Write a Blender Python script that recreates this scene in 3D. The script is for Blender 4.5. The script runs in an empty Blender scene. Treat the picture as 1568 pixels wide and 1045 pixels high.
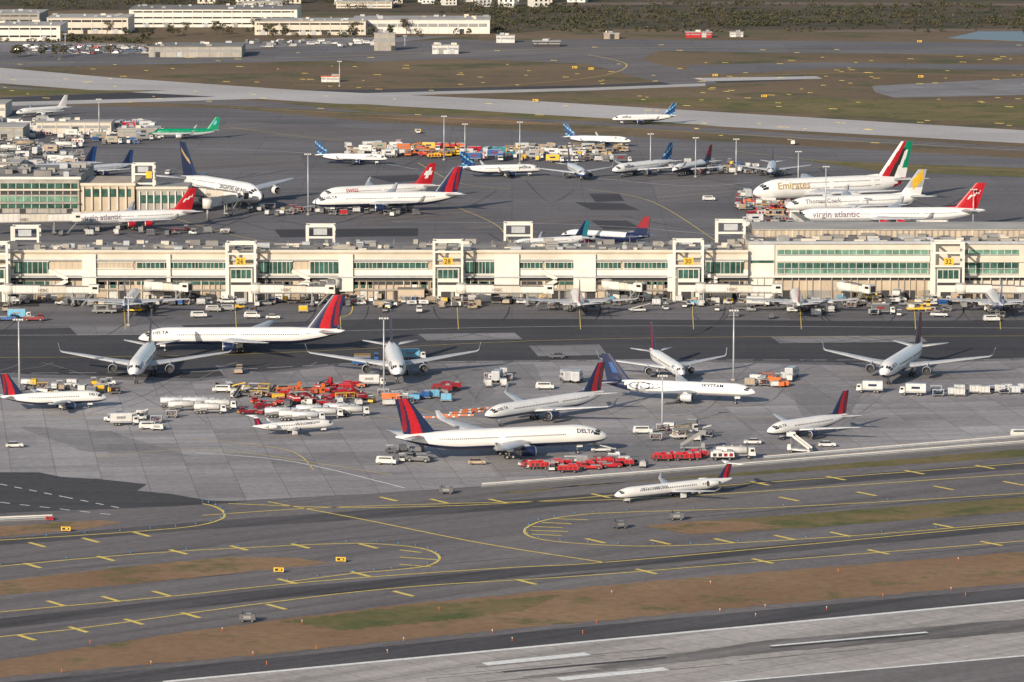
import bpy, math, random
from mathutils import Vector, Matrix
random.seed(7)
# ------------------------------------------------------------ survey frame
F=6500.0; CX=784.0; CY=522.5; H=171.0
TH=math.atan((CY+330)/F); cT=math.cos(TH); sT=math.sin(TH)
def ray(px,py):
    a=(px-CX)/F; b=-(py-CY)/F
    return Vector((a,cT+b*sT,-sT+b*cT))
def G(px,py,h=0.0):
    d=ray(px,py); t=(h-H)/d.z
    return Vector((d.x*t,d.y*t,h))
def WP(px,py,Y):
    d=ray(px,py); t=Y/d.y
    return d.x*t, H+d.z*t
S=bpy.context.scene
COL=S.collection
# ------------------------------------------------------------ materials
MC={}
def mat(name,col,rough=0.5,metal=0.0,var=0.12,scale=0.6,coat=0.0):
    if name in MC: return MC[name]
    m=bpy.data.materials.new(name); m.use_nodes=True
    nt=m.node_tree; b=nt.nodes['Principled BSDF']
    tc=nt.nodes.new('ShaderNodeTexCoord'); n=nt.nodes.new('ShaderNodeTexNoise')
    n.inputs['Scale'].default_value=scale; n.inputs['Detail'].default_value=4
    nt.links.new(tc.outputs['Object'],n.inputs['Vector'])
    r=nt.nodes.new('ShaderNodeMapRange'); r.inputs[1].default_value=.3; r.inputs[2].default_value=.7
    r.inputs[3].default_value=1-var; r.inputs[4].default_value=1+var*0.6
    nt.links.new(n.outputs['Fac'],r.inputs[0])
    v=nt.nodes.new('ShaderNodeVectorMath'); v.operation='SCALE'
    v.inputs[0].default_value=col[:3]
    nt.links.new(r.outputs[0],v.inputs['Scale'])
    nt.links.new(v.outputs[0],b.inputs['Base Color'])
    b.inputs['Roughness'].default_value=rough; b.inputs['Metallic'].default_value=metal
    b.inputs['Coat Weight'].default_value=coat
    MC[name]=m; return m
def gmat(name,c1,c2,ang=0.0,big=0.012,streak=0.0,sc=None,slab=0.0,slabsize=15.0,rough=0.95,fine=0.5,c3=None,thr=0.5):
    m=bpy.data.materials.new(name); m.use_nodes=True
    nt=m.node_tree; N=nt.nodes; Lk=nt.links; b=N['Principled BSDF']
    geo=N.new('ShaderNodeNewGeometry')
    mp=N.new('ShaderNodeMapping'); mp.inputs['Rotation'].default_value=(0,0,-ang)
    Lk.new(geo.outputs['Position'],mp.inputs['Vector'])
    def noise(scale,det,vec,rough=.6):
        n=N.new('ShaderNodeTexNoise'); n.inputs['Scale'].default_value=scale; n.inputs['Detail'].default_value=det
        n.inputs['Roughness'].default_value=rough
        Lk.new(vec,n.inputs['Vector']); return n.outputs['Fac']
    def ramp(f,a,bb,lo=0.,hi=1.):
        r=N.new('ShaderNodeMapRange'); r.inputs[1].default_value=a; r.inputs[2].default_value=bb
        r.inputs[3].default_value=lo; r.inputs[4].default_value=hi; Lk.new(f,r.inputs[0]); return r.outputs[0]
    def mixc(f,a,bb,mode='MIX'):
        x=N.new('ShaderNodeMix'); x.data_type='RGBA'; x.blend_type=mode
        if isinstance(f,float): x.inputs[0].default_value=f
        else: Lk.new(f,x.inputs[0])
        for s,i in((a,6),(bb,7)):
            if isinstance(s,tuple): x.inputs[i].default_value=(*s[:3],1)
            else: Lk.new(s,x.inputs[i])
        return x.outputs[2]
    P=mp.outputs[0]
    c=mixc(ramp(noise(big,5,P),.38,.62),c1,c2)
    if c3: c=mixc(ramp(noise(big*2.7,6,P,.7),thr,thr+.12),c,c3)
    if slab>0:
        br=N.new('ShaderNodeTexBrick'); br.offset=0.0; br.inputs['Scale'].default_value=1
        br.inputs['Brick Width'].default_value=slabsize; br.inputs['Row Height'].default_value=slabsize
        br.inputs['Mortar Size'].default_value=.14; br.inputs['Mortar Smooth'].default_value=.3
        br.inputs['Color1'].default_value=(1-slab,1-slab,1-slab,1); br.inputs['Color2'].default_value=(1+slab*.6,1+slab*.6,1+slab*.6,1)
        br.inputs['Mortar'].default_value=(.66,.66,.66,1)
        Lk.new(P,br.inputs['Vector']); c=mixc(1.0,c,br.outputs['Color'],'MULTIPLY')
        br2=N.new('ShaderNodeTexBrick'); br2.offset=.37; br2.inputs['Scale'].default_value=1
        br2.inputs['Brick Width'].default_value=slabsize*4.3; br2.inputs['Row Height'].default_value=slabsize*2
        br2.inputs['Mortar Size'].default_value=0
        br2.inputs['Color1'].default_value=(1-slab*.9,1-slab*.9,1-slab*.9,1); br2.inputs['Color2'].default_value=(1+slab*.5,1+slab*.5,1+slab*.5,1)
        Lk.new(P,br2.inputs['Vector']); c=mixc(1.0,c,br2.outputs['Color'],'MULTIPLY')
    if streak>0:
        m2=N.new('ShaderNodeMapping'); m2.inputs['Scale'].default_value=(.004,.16,1); Lk.new(P,m2.inputs['Vector'])
        f=ramp(noise(1,5,m2.outputs[0]),.42,.68,0,1)
        k=1-streak; c=mixc(f,c,mixc(1.0,c,(k,k,k),'MULTIPLY'))
    f=ramp(noise(fine,6,P,.75),.3,.7,.78,1.18)
    cb=N.new('ShaderNodeCombineColor')
    for i in range(3): Lk.new(f,cb.inputs[i])
    c=mixc(1.0,c,cb.outputs[0],'MULTIPLY')
    f=ramp(noise(.07,6,P,.7),.60,.72,0,.5)
    c=mixc(f,c,mixc(1.0,c,(.55,.55,.55),'MULTIPLY'))
    Lk.new(c,b.inputs['Base Color']); b.inputs['Roughness'].default_value=rough
    b.inputs['Specular IOR Level'].default_value=.15
    return m
TA=math.radians(38)
M_ground=gmat('field_grass',(.17,.122,.078),(.215,.155,.095),big=.006,c3=(.105,.105,.055),thr=.50,fine=.3)
M_grassdry=gmat('dry_grass',(.255,.155,.092),(.30,.195,.115),big=.02,c3=(.14,.13,.055),thr=.54,fine=.35)
M_grassgreen=gmat('green_grass',(.155,.14,.058),(.23,.17,.085),big=.02,c3=(.105,.12,.045),thr=.5,fine=.35)
M_asph=gmat('asphalt',(.165,.158,.165),(.21,.20,.206),ang=0,big=.01,streak=.25,slab=.07,slabsize=30)
M_asphd=gmat('dark_asphalt',(.068,.067,.074),(.09,.088,.094),ang=0,big=.012,streak=.2)
M_taxi=gmat('taxiway_asphalt',(.18,.163,.163),(.22,.203,.20),ang=TA,big=.01,streak=.3)
M_taxid=gmat('worn_taxiway',(.095,.09,.095),(.125,.118,.122),ang=TA,big=.02,streak=.4)
M_conc=gmat('apron_concrete',(.325,.305,.31),(.405,.385,.385),ang=math.radians(8),big=.012,streak=.2,slab=.15,slabsize=11)
M_concd=gmat('old_concrete',(.25,.238,.243),(.30,.287,.29),ang=math.radians(8),big=.02,streak=.1,slab=.1,slabsize=11)
M_track=gmat('tyre_film',(.20,.19,.195),(.27,.26,.26),big=.03,streak=.1)
M_rwy=gmat('runway_concrete',(.44,.40,.37),(.52,.48,.45),ang=TA,big=.01,streak=.3,slab=.05,slabsize=8)
M_farr=gmat('far_runway_concrete',(.47,.445,.43),(.56,.535,.52),ang=-.5,big=.01,streak=.1)
M_yel=mat('yellow_marking',(.82,.62,.14),.7,var=.25,scale=.8)
M_wht=mat('white_marking',(.85,.84,.80),.7,var=.2,scale=.8)
white=mat('white_paint',(.80,.785,.76),.35,var=.06,scale=.25,coat=.2)
whitev=mat('vehicle_white',(.60,.59,.57),.5,var=.18)
navy=mat('navy_paint',(.012,.022,.07),.3,coat=.3)
blue=mat('blue_paint',(.02,.09,.28),.35,coat=.2)
teal=mat('teal_paint',(.02,.22,.26),.4)
lblue=mat('light_blue_paint',(.15,.42,.62),.4)
red=mat('red_paint',(.46,.012,.02),.35,coat=.2,var=.15)
redd=mat('dark_red_paint',(.24,.010,.02),.4)
green=mat('green_paint',(.0,.24,.12),.35)
yellow=mat('yellow_paint',(.75,.45,.03),.45)
orange=mat('orange_paint',(.65,.15,.03),.45)
gold=mat('gold_paint',(.45,.31,.12),.4)
black=mat('black_rubber',(.02,.02,.02),.8)
dark=mat('dark_glass',(.02,.025,.03),.15)
grey=mat('grey_metal',(.28,.28,.28),.5,metal=.3)
lgrey=mat('light_grey_wing',(.44,.455,.48),.35,metal=.1)
silver=mat('silver_paint',(.62,.635,.66),.3,metal=.15)
beige=mat('beige_panel',(.48,.39,.29),.7,var=.16,scale=.15)
cream=mat('cream_panel',(.60,.54,.45),.65,var=.12,scale=.15)
twhite=mat('white_panel',(.68,.65,.59),.6,var=.1,scale=.2)
ggls=mat('green_glass',(.045,.11,.09),.15,var=.6,scale=.35)
ggls2=mat('bright_green_glass',(.15,.28,.21),.2,var=.5,scale=.3)
conc=mat('building_concrete',(.34,.315,.28),.8,var=.18,scale=.2)
roofm=mat('roof_membrane',(.22,.21,.20),.9,var=.25,scale=.1)
roofl=mat('light_roof',(.42,.40,.37),.9,var=.2,scale=.08)
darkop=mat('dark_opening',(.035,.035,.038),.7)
tan=mat('tan_paint',(.38,.29,.20),.6)
# ------------------------------------------------------------ mesh builder
class MB:
    def __init__(s): s.v=[];s.f=[];s.m=[];s.sm=[];s.mats=[]
    def mi(s,m):
        if m not in s.mats: s.mats.append(m)
        return s.mats.index(m)
    def face(s,pts,m,sm=False):
        i=len(s.v); s.v+= [tuple(p) for p in pts]; s.f.append(list(range(i,i+len(pts)))); s.m.append(s.mi(m)); s.sm.append(sm)
    def box(s,c,d,m,rz=0.0,top=(1,1),ry=0.0,toff=0.0):
        x,y,z=c; a,b,h=d[0]/2,d[1]/2,d[2]/2
        P=[(-a,-b,-h),(a,-b,-h),(a,b,-h),(-a,b,-h),(-a*top[0]+toff,-b*top[1],h),(a*top[0]+toff,-b*top[1],h),(a*top[0]+toff,b*top[1],h),(-a*top[0]+toff,b*top[1],h)]
        R=Matrix.Rotation(rz,3,'Z')@Matrix.Rotation(ry,3,'Y')
        i=len(s.v)
        for p in P:
            q=R@Vector(p); s.v.append((q.x+x,q.y+y,q.z+z))
        k=s.mi(m)
        for f in((0,3,2,1),(4,5,6,7),(0,1,5,4),(1,2,6,5),(2,3,7,6),(3,0,4,7)):
            s.f.append([i+j for j in f]); s.m.append(k); s.sm.append(False)
    def rings(s,R,m,sm=True,caps=True,mf=None):
        i=len(s.v); n=len(R[0])
        for r in R: s.v+=[tuple(p) for p in r]
        for a in range(len(R)-1):
            for b in range(n):
                c=(b+1)%n
                s.f.append([i+a*n+b,i+a*n+c,i+(a+1)*n+c,i+(a+1)*n+b]); s.m.append(s.mi(mf(a,b) if mf else m)); s.sm.append(sm)
        if caps:
            s.f.append([i+b for b in range(n)][::-1]); s.m.append(s.mi(m if not mf else mf(0,0))); s.sm.append(False)
            s.f.append([i+(len(R)-1)*n+b for b in range(n)]); s.m.append(s.mi(m if not mf else mf(len(R)-2,0))); s.sm.append(False)
    def cyl(s,p0,p1,r0,r1,m,n=8,sm=True):
        p0=Vector(p0);p1=Vector(p1);d=(p1-p0).normalized()
        u=d.orthogonal().normalized(); w=d.cross(u)
        R=[[p+ (u*math.cos(2*math.pi*k/n)+w*math.sin(2*math.pi*k/n))*r for k in range(n)] for p,r in((p0,r0),(p1,r1))]
        s.rings(R,m,sm)
    def grid(s,P,mf,sm=True):
        i=len(s.v); n=len(P[0])
        for r in P: s.v+=[tuple(p) for p in r]
        for a in range(len(P)-1):
            for b in range(n-1):
                s.f.append([i+a*n+b,i+a*n+b+1,i+(a+1)*n+b+1,i+(a+1)*n+b]); s.m.append(s.mi(mf(a,b))); s.sm.append(sm)
    def mesh(s,name):
        me=bpy.data.meshes.new(name); me.from_pydata(s.v,[],s.f)
        for m in s.mats: me.materials.append(m)
        me.polygons.foreach_set('material_index',s.m); me.polygons.foreach_set('use_smooth',s.sm)
        me.update(); return me
    def obj(s,name,parent=None):
        return put(s.mesh(name),name,parent=parent)
def put(me,name,loc=(0,0,0),rz=0.0,sc=1.0,parent=None):
    o=bpy.data.objects.new(name,me); COL.objects.link(o); o.location=loc; o.rotation_euler=(0,0,rz); o.scale=(sc,)*3
    if parent: o.parent=parent
    return o
def text_mesh(txt,size,cuts=True):
    cu=bpy.data.curves.new('t','FONT'); cu.body=txt; cu.size=size; cu.resolution_u=2; cu.offset=size*.018
    o=bpy.data.objects.new('t',cu); COL.objects.link(o)
    bpy.context.view_layer.update()
    dg=bpy.context.evaluated_depsgraph_get()
    me=bpy.data.meshes.new_from_object(o.evaluated_get(dg))
    bpy.data.objects.remove(o)
    if cuts:
        import bmesh
        bm=bmesh.new(); bm.from_mesh(me)
        for k in (-.1,.12,.3,.48,.66):
            bmesh.ops.bisect_plane(bm,geom=bm.verts[:]+bm.edges[:]+bm.faces[:],plane_co=(0,size*k,0),plane_no=(0,1,0))
        bm.to_mesh(me); bm.free()
    return me
# ------------------------------------------------------------ ground
def gpoly(name,pts,m,z):
    me=MB(); me.face([G(x,y)+Vector((0,0,z)) for x,y in pts],m); return me.obj(name)
me=MB(); R0=22000
me.face([(-R0,-R0,0),(R0,-R0,0),(R0,R0,0),(-R0,R0,0)],M_ground); me.obj('ground')
gpoly('apron',[(-900,1400),(2500,1400),(2500,290),(1568,243),(1200,222),(900,206),(560,186),(350,166),(0,160),(-500,160)],M_asph,.02)
gpoly('taxiway',[(-900,1400),(2500,1400),(2500,600),(1568,676),(740,746),(330,771),(0,790),(-900,850)],M_taxi,.035)
gpoly('runway',[(-400,1107),(250,1045),(1568,920),(2300,851),(2300,945),(1568,1005),(1100,1045),(200,1125)],M_rwy,.05)
def wob(pts,amp=2.0,step=40):
    out=[]
    for i in range(len(pts)):
        a=pts[i];b=pts[(i+1)%len(pts)]
        n=max(1,int(math.hypot(b[0]-a[0],b[1]-a[1])/step))
        for k in range(n):
            t=k/n; out.append((a[0]+(b[0]-a[0])*t+(random.uniform(-amp,amp)*2 if k else 0),a[1]+(b[1]-a[1])*t+(random.uniform(-amp,amp)*.6 if k else 0)))
    return out
gpoly('grass_strip',wob([(-500,1062),(0,1012),(300,966),(620,926),(1000,890),(1568,845),(2300,790),(2300,835),(1568,893),(1200,925),(800,962),(400,1003),(0,1038),(-500,1085)],1.5,14),M_grassdry,.06)
gpoly('grass_strip',wob([(430,952),(620,929),(860,912),(800,936),(640,955),(520,966)],2.5,7),M_grassgreen,.075)
gpoly('grass_strip',wob([(-500,940),(0,890),(200,868),(350,853),(450,855),(505,862),(440,870),(200,895),(0,912),(-500,960)],1.2,10),M_grassdry,.06)
gpoly('grass_strip',wob([(-400,838),(0,806),(150,797),(190,800),(120,812),(0,822),(-400,852)],1.2,10),M_grassdry,.06)
gpoly('grass_strip',wob([(985,806),(1150,793),(1568,762),(2200,716),(2200,740),(1568,783),(1250,808),(1060,819)],1.2,10),M_grassgreen,.06)
gpoly('grass_strip',wob([(985,806),(1070,798),(1150,800),(1200,808),(1060,819)],1.2,10),M_grassdry,.075)
gpoly('grass_strip',wob([(760,755),(1000,735),(1568,688),(2300,628),(2300,645),(1568,700),(1150,728),(900,742),(800,756)],1.,10),M_grassgreen,.06)
gpoly('apron_concrete',[(-600,575),(0,578),(300,585),(520,560),(700,556),(1000,553),(1300,560),(1568,552),(2200,548),(2200,620),(1568,674),(740,745),(560,757),(330,769),(200,752),(-600,720)],M_conc,.05)
gpoly('apron_asphalt',[(-600,722),(60,724),(95,731),(150,734),(225,742),(210,752),(262,757),(320,767),(380,769),(260,776),(0,786),(-600,810)],M_asphd,.065)
gpoly('taxilane',[(-600,507),(0,505),(300,498),(600,488),(900,489),(1300,492),(1700,490),(2100,490),(2100,545),(1568,548),(1300,556),(1000,550),(700,553),(520,557),(300,580),(0,572),(-600,570)],M_asphd,.035)
for (a,b,c,d,k) in [(105,500,290,514,1),(810,530,930,546,1),(1180,516,1420,526,1),(640,512,800,522,1),(720,560,830,585,1)]:
    gpoly('pavement_patch',[(a,b),(c-12,b-2),(c,d-2),(a+14,d)],[0,M_concd][k],.055)
for q in [[(640,560),(720,560),(760,600),(690,640),(600,625)],[(1200,590),(1330,592),(1300,640),(1240,650)],[(330,560),(470,580),(380,610)],[(900,700),(1100,690),(1160,660),(1040,660)],[(30,655),(170,660),(300,700),(120,690)]]:
    gpoly('pavement_patch',wob(q,3,20),M_concd,.06)
for q in [[(902,297),(948,297),(956,308),(912,310)],[(880,310),(955,312),(980,322),(905,322)],[(905,338),(960,338),(985,352),(925,352)],[(420,352),(640,350),(640,362),(430,364)],[(1490,490),(1568,492),(1600,510),(1520,510)],[(560,270),(640,268),(650,276),(600,280)],[(0,452),(60,452),(60,470),(0,470)]]:
    gpoly('asphalt_patch',q,M_asphd,.055)
for q in [[(350,186),(620,200),(720,222),(470,214),(330,200)],[(520,330),(700,318),(760,330),(560,346)],[(990,268),(1130,262),(1120,300),(1010,310)],[(280,240),(460,238),(470,262),(300,262)],[(700,345),(900,330),(960,333),(720,352)]]:
    gpoly('pavement_patch',q,M_taxi,.05)
gpoly('tyre_worn_band',[(-400,985),(0,948),(450,899),(900,862),(1568,801),(2200,745),(2200,758),(1568,812),(900,874),(450,914),(0,963),(-400,1000)],M_taxid,.045)
gpoly('tyre_worn_band',[(-200,842),(300,800),(800,765),(1568,708),(2200,660),(2200,668),(1568,718),(800,780),(300,812),(-200,852)],M_taxid,.045)
M_rub=gmat('runway_rubber',(.20,.187,.18),(.32,.297,.28),ang=TA,streak=.5)
gpoly('tyre_worn_band',wob([(900,1022),(1160,983),(1568,948),(1900,925),(1900,938),(1568,968),(1160,1002),(940,1026)],1.5,20),M_rub,.06)
gpoly('runway_shoulder',[(-500,1090),(0,1046),(400,1010),(800,969),(1200,932),(1568,900),(2300,842),(2300,850),(1568,918),(800,991),(250,1043),(-400,1105)],M_taxid,.05)
# far field pavements
gpoly('runway',[(-500,70),(0,104),(170,119),(450,138),(800,154),(1100,172),(1568,200),(2200,240),(2200,262),(1568,220),(1100,194),(800,176),(560,162),(400,152),(150,139),(0,128),(-500,90)],M_farr,.05)
gpoly('runway',[(-400,168),(0,157),(350,148),(600,142),(900,135),(1080,128),(1080,132),(900,139),(600,147),(350,153),(0,163),(-400,174)],M_farr,.06)
gpoly('taxiway',[(-400,158),(0,150),(240,140),(600,137),(900,131),(1230,115),(1230,123),(1060,129),(600,143),(0,157)],M_asphd,.035)
gpoly('runway',[(1060,120),(1250,117),(1260,121),(1080,125)],M_farr,.07)
gpoly('taxiway',[(-300,88),(300,80),(560,68),(900,60),(1568,66),(2200,75),(2200,92),(1568,84),(1250,82),(1000,78),(800,82),(560,92),(0,104),(-300,106)],M_asph,.03)
gpoly('taxiway',[(430,66),(900,62),(1010,78),(980,92),(1060,110),(1100,128),(1060,135),(980,120),(900,98),(700,90),(560,96),(430,84)],M_taxi,.04)
gpoly('taxiway',[(1050,100),(1250,96),(1568,100),(2100,108),(2100,116),(1568,108),(1280,104),(1150,112),(1060,115)],M_asph,.03)
gpoly('taxiway',[(1335,132),(1568,120),(2000,110),(2000,135),(1568,146),(1370,150),(1340,142)],M_concd,.045)
gpoly('taxiway',[(-300,112),(0,131),(150,142),(350,152),(560,166),(900,185),(1250,207),(1568,226),(2200,262),(2200,272),(1568,233),(1200,212),(900,192),(560,173),(300,160),(0,150)],M_taxi,.03)
gpoly('bay_water',[(1500,48),(2200,50),(2200,62),(1568,64),(1450,59)],mat('bay_water',(.10,.12,.14),.35),.03)
gpoly('road',[(0,80),(240,84),(460,74),(700,60),(760,64),(480,84),(250,95),(0,90)],M_asph,.06)
gpoly('parking_lot',[(-300,62),(60,64),(230,68),(400,64),(520,58),(700,55),(600,66),(450,72),(240,82),(100,84),(-300,86)],M_concd,.05)
gpoly('grass_strip',wob([(1230,246),(1568,258),(2200,280),(2200,300),(1568,272),(1340,262)],.6,30),M_grassgreen,.07)
gpoly('grass_strip',wob([(430,158),(560,160),(900,180),(1100,193),(900,186),(560,172)],.5,30),M_grassgreen,.07)
gpoly('grass_strip',wob([(-200,133),(100,138),(260,139),(0,149),(-200,151)],.4,30),M_grassgreen,.07)
gpoly('grass_strip',wob([(560,180),(760,181),(860,192),(700,190)],.4,30),M_grassdry,.07)
gpoly('grass_strip',wob([(1240,150),(1568,158),(1568,192),(1300,176),(1100,160)],.6,30),M_grassgreen,.07)
gpoly('grass_strip',wob([(840,150),(1100,150),(1250,165),(1500,190),(1200,172),(900,155)],.6,30),M_grassgreen,.075)
# ------------------------------------------------------------ painted lines
def cat(P,n=8):
    out=[]
    for i in range(len(P)-1):
        p0=P[max(i-1,0)];p1=P[i];p2=P[i+1];p3=P[min(i+2,len(P)-1)]
        for k in range(n):
            t=k/n
            out.append(tuple(.5*((2*p1[j])+(-p0[j]+p2[j])*t+(2*p0[j]-5*p1[j]+4*p2[j]-p3[j])*t*t+(-p0[j]+3*p1[j]-3*p2[j]+p3[j])*t**3) for j in(0,1)))
    out.append(P[-1]); return out
def ribbon(mb,pts,w,m,z,smooth=True,dash=None):
    if smooth and len(pts)>2: pts=cat(pts)
    W=[G(*p) for p in pts]
    if dash:
        on,off=dash; Q=[]
        for a,b in zip(W,W[1:]):
            L=(b-a).length; d=(b-a).normalized(); t=0
            while t<L: Q.append((a+d*t,a+d*min(t+on,L))); t+=on+off
        for a,b in Q:
            d=(b-a).normalized(); n=Vector((-d.y,d.x,0))*w/2; zz=Vector((0,0,z))
            mb.face([a-n+zz,b-n+zz,b+n+zz,a+n+zz],m)
        return
    L=[];Rr=[]
    for i,p in enumerate(W):
        d=(W[min(i+1,len(W)-1)]-W[max(i-1,0)]).normalized(); n=Vector((-d.y,d.x,0))*w/2
        L.append(p+n+Vector((0,0,z)));Rr.append(p-n+Vector((0,0,z)))
    mb.grid([L,Rr],lambda a,b:m,False)
mk=MB()
Yl=[
 [(-300,1010),(0,976),(130,962),(400,925),(620,900),(900,882),(1200,858),(1568,829),(2200,775)],
 [(-300,968),(0,938),(250,915),(440,895),(600,882),(780,870),(925,862),(1250,833),(1568,803),(2200,750)],
 [(-200,887),(0,868),(200,850),(366,840),(530,833),(610,836),(655,843),(673,855),(655,867),(600,874),(540,879),(440,892)],
 [(-200,840),(0,828),(130,820),(230,813),(300,806),(338,796),(343,786),(330,777),(310,772)],
 [(2200,712),(1568,756),(1200,777),(960,785),(880,790),(825,800),(803,814),(825,826),(900,834),(1000,837),(1130,832),(1350,818),(1568,800),(2200,750)],
 [(410,769),(560,797),(740,833),(925,862)],
 [(2200,684),(1568,726),(1200,751),(960,765),(762,770),(500,778),(310,790)],
 [(350,772),(560,778),(800,770),(1100,745),(1568,710),(2200,660)],
]
for l in Yl: ribbon(mk,l,.62,M_yel,.09)
ribbon(mk,[(250,1045),(1568,920),(2300,851)],1.5,M_wht,.09,False); ribbon(mk,[(1000,1055),(1568,1005),(2200,952)],1.1,M_wht,.09,False)
for a,b,w in [((742,1018),(900,1002),3.),((857,1041),(1020,1025),3.),((1180,990),(1420,969),1.2)]:
    ribbon(mk,[a,b],w,M_wht,.1,False)
for a,b in [((770,1030),(1020,1008)),((1180,992.5),(1420,971.5))]: ribbon(mk,[a,b],1.4,M_asphd,.095,False)
def sdash(x,y,L=7.2,w=1.1):
    c=G(x,y); d=Vector((math.sin(TA),-math.cos(TA)*1.05,0)).normalized(); n=Vector((-d.y,d.x,0))*w/2; z=Vector((0,0,.1))
    a=c-d*L/2; b=c+d*L/2; mk.face([a-n+z,b-n+z,b+n+z,a+n+z],M_yel)
for x,y in [(86,925),(170,918),(248,910),(440,891),(552,880),(40,977),(120,965),(205,953),(292,943),(423,930),(618,910),(806,892),(990,876),(1168,860),(1345,846),(1518,833),
  (50,867),(162,856),(273,846),(366,840),(57,835),(139,828),(217,819),(460,837),(564,837),(912,829),(1011,831),(1109,829),(1202,824),(1287,819),(1445,806),(595,765),(672,768),(762,768),(920,760),
  (1163,741),(1208,765),(1280,733),(1327,757),(1400,724),(1445,748),(1508,716),(1552,741)]: sdash(x,y)
for y,x0,x1 in [(845,612,645),(856,612,668),(867,612,660),(797,845,900),(803,830,875),(809,815,862),(815,812,870),(821,815,860)]:
    ribbon(mk,[(x0,y-2),(x1,y+2 if y>830 else y)],.7,M_yel,.1,False)
for l in [[(0,742),(100,762),(190,780)],[(0,770),(180,790)]]: ribbon(mk,l,.5,M_wht,.1,False,(3,3))
ribbon(mk,[(300,694),(450,708),(620,748)],.45,M_wht,.1)
for l in [[(150,700),(330,690),(600,728)],[(560,600),(700,640),(900,640),(1200,640)],[(100,640),(400,620),(700,655)],[(300,672),(440,690),(480,720)]]: ribbon(mk,l,.3,M_yel,.1)
ribbon(mk,[(-300,548),(300,545),(900,520),(1568,515),(2000,515)],.35,M_yel,.09); ribbon(mk,[(-300,575),(300,570),(560,556),(1000,552),(1568,552)],.4,M_wht,.1,False,(8,3))
ribbon(mk,[(-300,515),(300,512),(900,500),(1568,503),(2000,503)],.35,M_wht,.09)
for x in (190,360,520,700,887,1060,1225,1400,1530):
    ribbon(mk,[(x,470),(x+2,505)],.25,M_yel,.1,False)
for l in [[(540,465),(535,482),(500,492)],[(250,330),(420,372),(640,372)],[(350,195),(560,220),(760,228)],[(700,318),(760,345),(780,372)],[(900,290),(1000,310),(1100,372)],[(640,250),(700,280),(780,290)],[(1110,230),(1300,250),(1568,262)],[(0,185),(200,190),(420,200)]]:
    ribbon(mk,l,.35,M_yel,.09)
for l in [[(200,225),(470,235),(640,260)],[(880,270),(1050,285),(1150,280)],[(600,340),(900,345),(1120,362)]]: ribbon(mk,l,.4,M_wht,.09)
for l in [[(0,98),(400,90),(900,74),(1200,76),(1568,90)],[(450,130),(700,134),(900,120),(960,100),(900,84)],[(350,165),(700,182),(1100,205),(1568,231)],[(1100,120),(1300,112),(1568,118)]]:
    ribbon(mk,l,.7,M_yel,.09)
for k in range(230):
    x=random.uniform(-50,1600); y=random.choice([random.uniform(66,130),random.uniform(120,225)])
    if y>148+x*.055 : continue
    c=G(x,y); L_=random.uniform(1.5,5)
    mk.box((c.x,c.y,.14),(L_,.9,.1),M_yel,-.4)
tk=MB()
for i in range(40):
    x=random.uniform(0,1560); s=random.choice([-1,1])*random.uniform(60,150); y=random.uniform(560,590)
    if i%2: ribbon(tk,[(x,555),(x+s*.2,562),(x+s*.55,y+6),(x+s,y+random.uniform(25,50)),(x+s*1.6,y+random.uniform(50,75))],random.uniform(.25,.5),M_track,.075)
    else: ribbon(tk,[(x,470),(x+s*.1,490),(x+s*.6,515),(x+s*1.6,528)],random.uniform(.2,.5),M_asphd,.075)
for i in range(24):
    x=random.uniform(0,1500); y=random.uniform(240,360); s=random.choice([-1,1])*random.uniform(60,240)
    ribbon(tk,[(x,y),(x+s*.5,y+random.uniform(-5,25)),(x+s,y+random.uniform(-20,30))],random.uniform(.4,.9),M_taxid,.075)
for i in range(26):
    x=random.uniform(-100,1500); y=890-.072*x+random.uniform(-26,60)
    ribbon(tk,[(x,y),(x+160,y-14),(x+330,y-28)],random.uniform(.3,.9),M_taxid,.052)
for i in range(14):
    x=random.uniform(600,1500); y=1105-.092*x+random.uniform(-22,20)
    ribbon(tk,[(x,y),(x+200,y-18.5)],random.uniform(.4,1.2),M_rub,.075)
tk.obj('tyre_marks')
mk.obj('painted_markings')
# ------------------------------------------------------------ airliners
T_={ 'A330':dict(L=60,R=2.82,hc=5.3,span=60,fin=17.2,re=1.5,ne=2,wl=1,xw=.35),
 'A346':dict(L=75,R=2.82,hc=5.3,span=63,fin=17.3,re=1.25,ne=4,wl=1,xw=.38),
 'A343':dict(L=60,R=2.82,hc=5.3,span=60,fin=17.,re=1.25,ne=4,wl=1,xw=.36),
 'A380':dict(L=72.7,R=3.57,kz=1.18,hc=6.6,span=79.8,fin=24,re=1.7,ne=4,wl=0,xw=.28),
 'B764':dict(L=61.4,R=2.55,hc=4.7,span=52,fin=16.8,re=1.4,ne=2,wl=0,xw=.38),
 'B763':dict(L=55,R=2.55,hc=4.7,span=50.5,fin=15.8,re=1.4,ne=2,wl=1,xw=.35),
 'B752':dict(L=47.3,R=1.98,hc=4.2,span=40,fin=13.6,re=1.25,ne=2,wl=1,xw=.35),
 'A320':dict(L=37.6,R=2.0,hc=3.6,span=34.5,fin=11.8,re=1.1,ne=2,wl=1,xw=.33),
 'A319':dict(L=33.8,R=2.0,hc=3.6,span=34.5,fin=11.8,re=1.1,ne=2,wl=0,xw=.31),
 'CRJ9':dict(L=36,R=1.38,hc=2.6,span=24.8,fin=7.5,re=.8,ne=0,wl=1,xw=.44),
 'CRJ2':dict(L=26.8,R=1.38,hc=2.5,span=21,fin=6.3,re=.75,ne=0,wl=1,xw=.42)}
LV={}
def fin_delta(u,v):
    if v<.04: return white
    t=u+.30*v-.18
    if t<.26: return navy
    if t<.60: return red
    if t<.66+.08*(1-v): return navy
    if t<.88 and v>.12: return redd
    return navy
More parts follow.
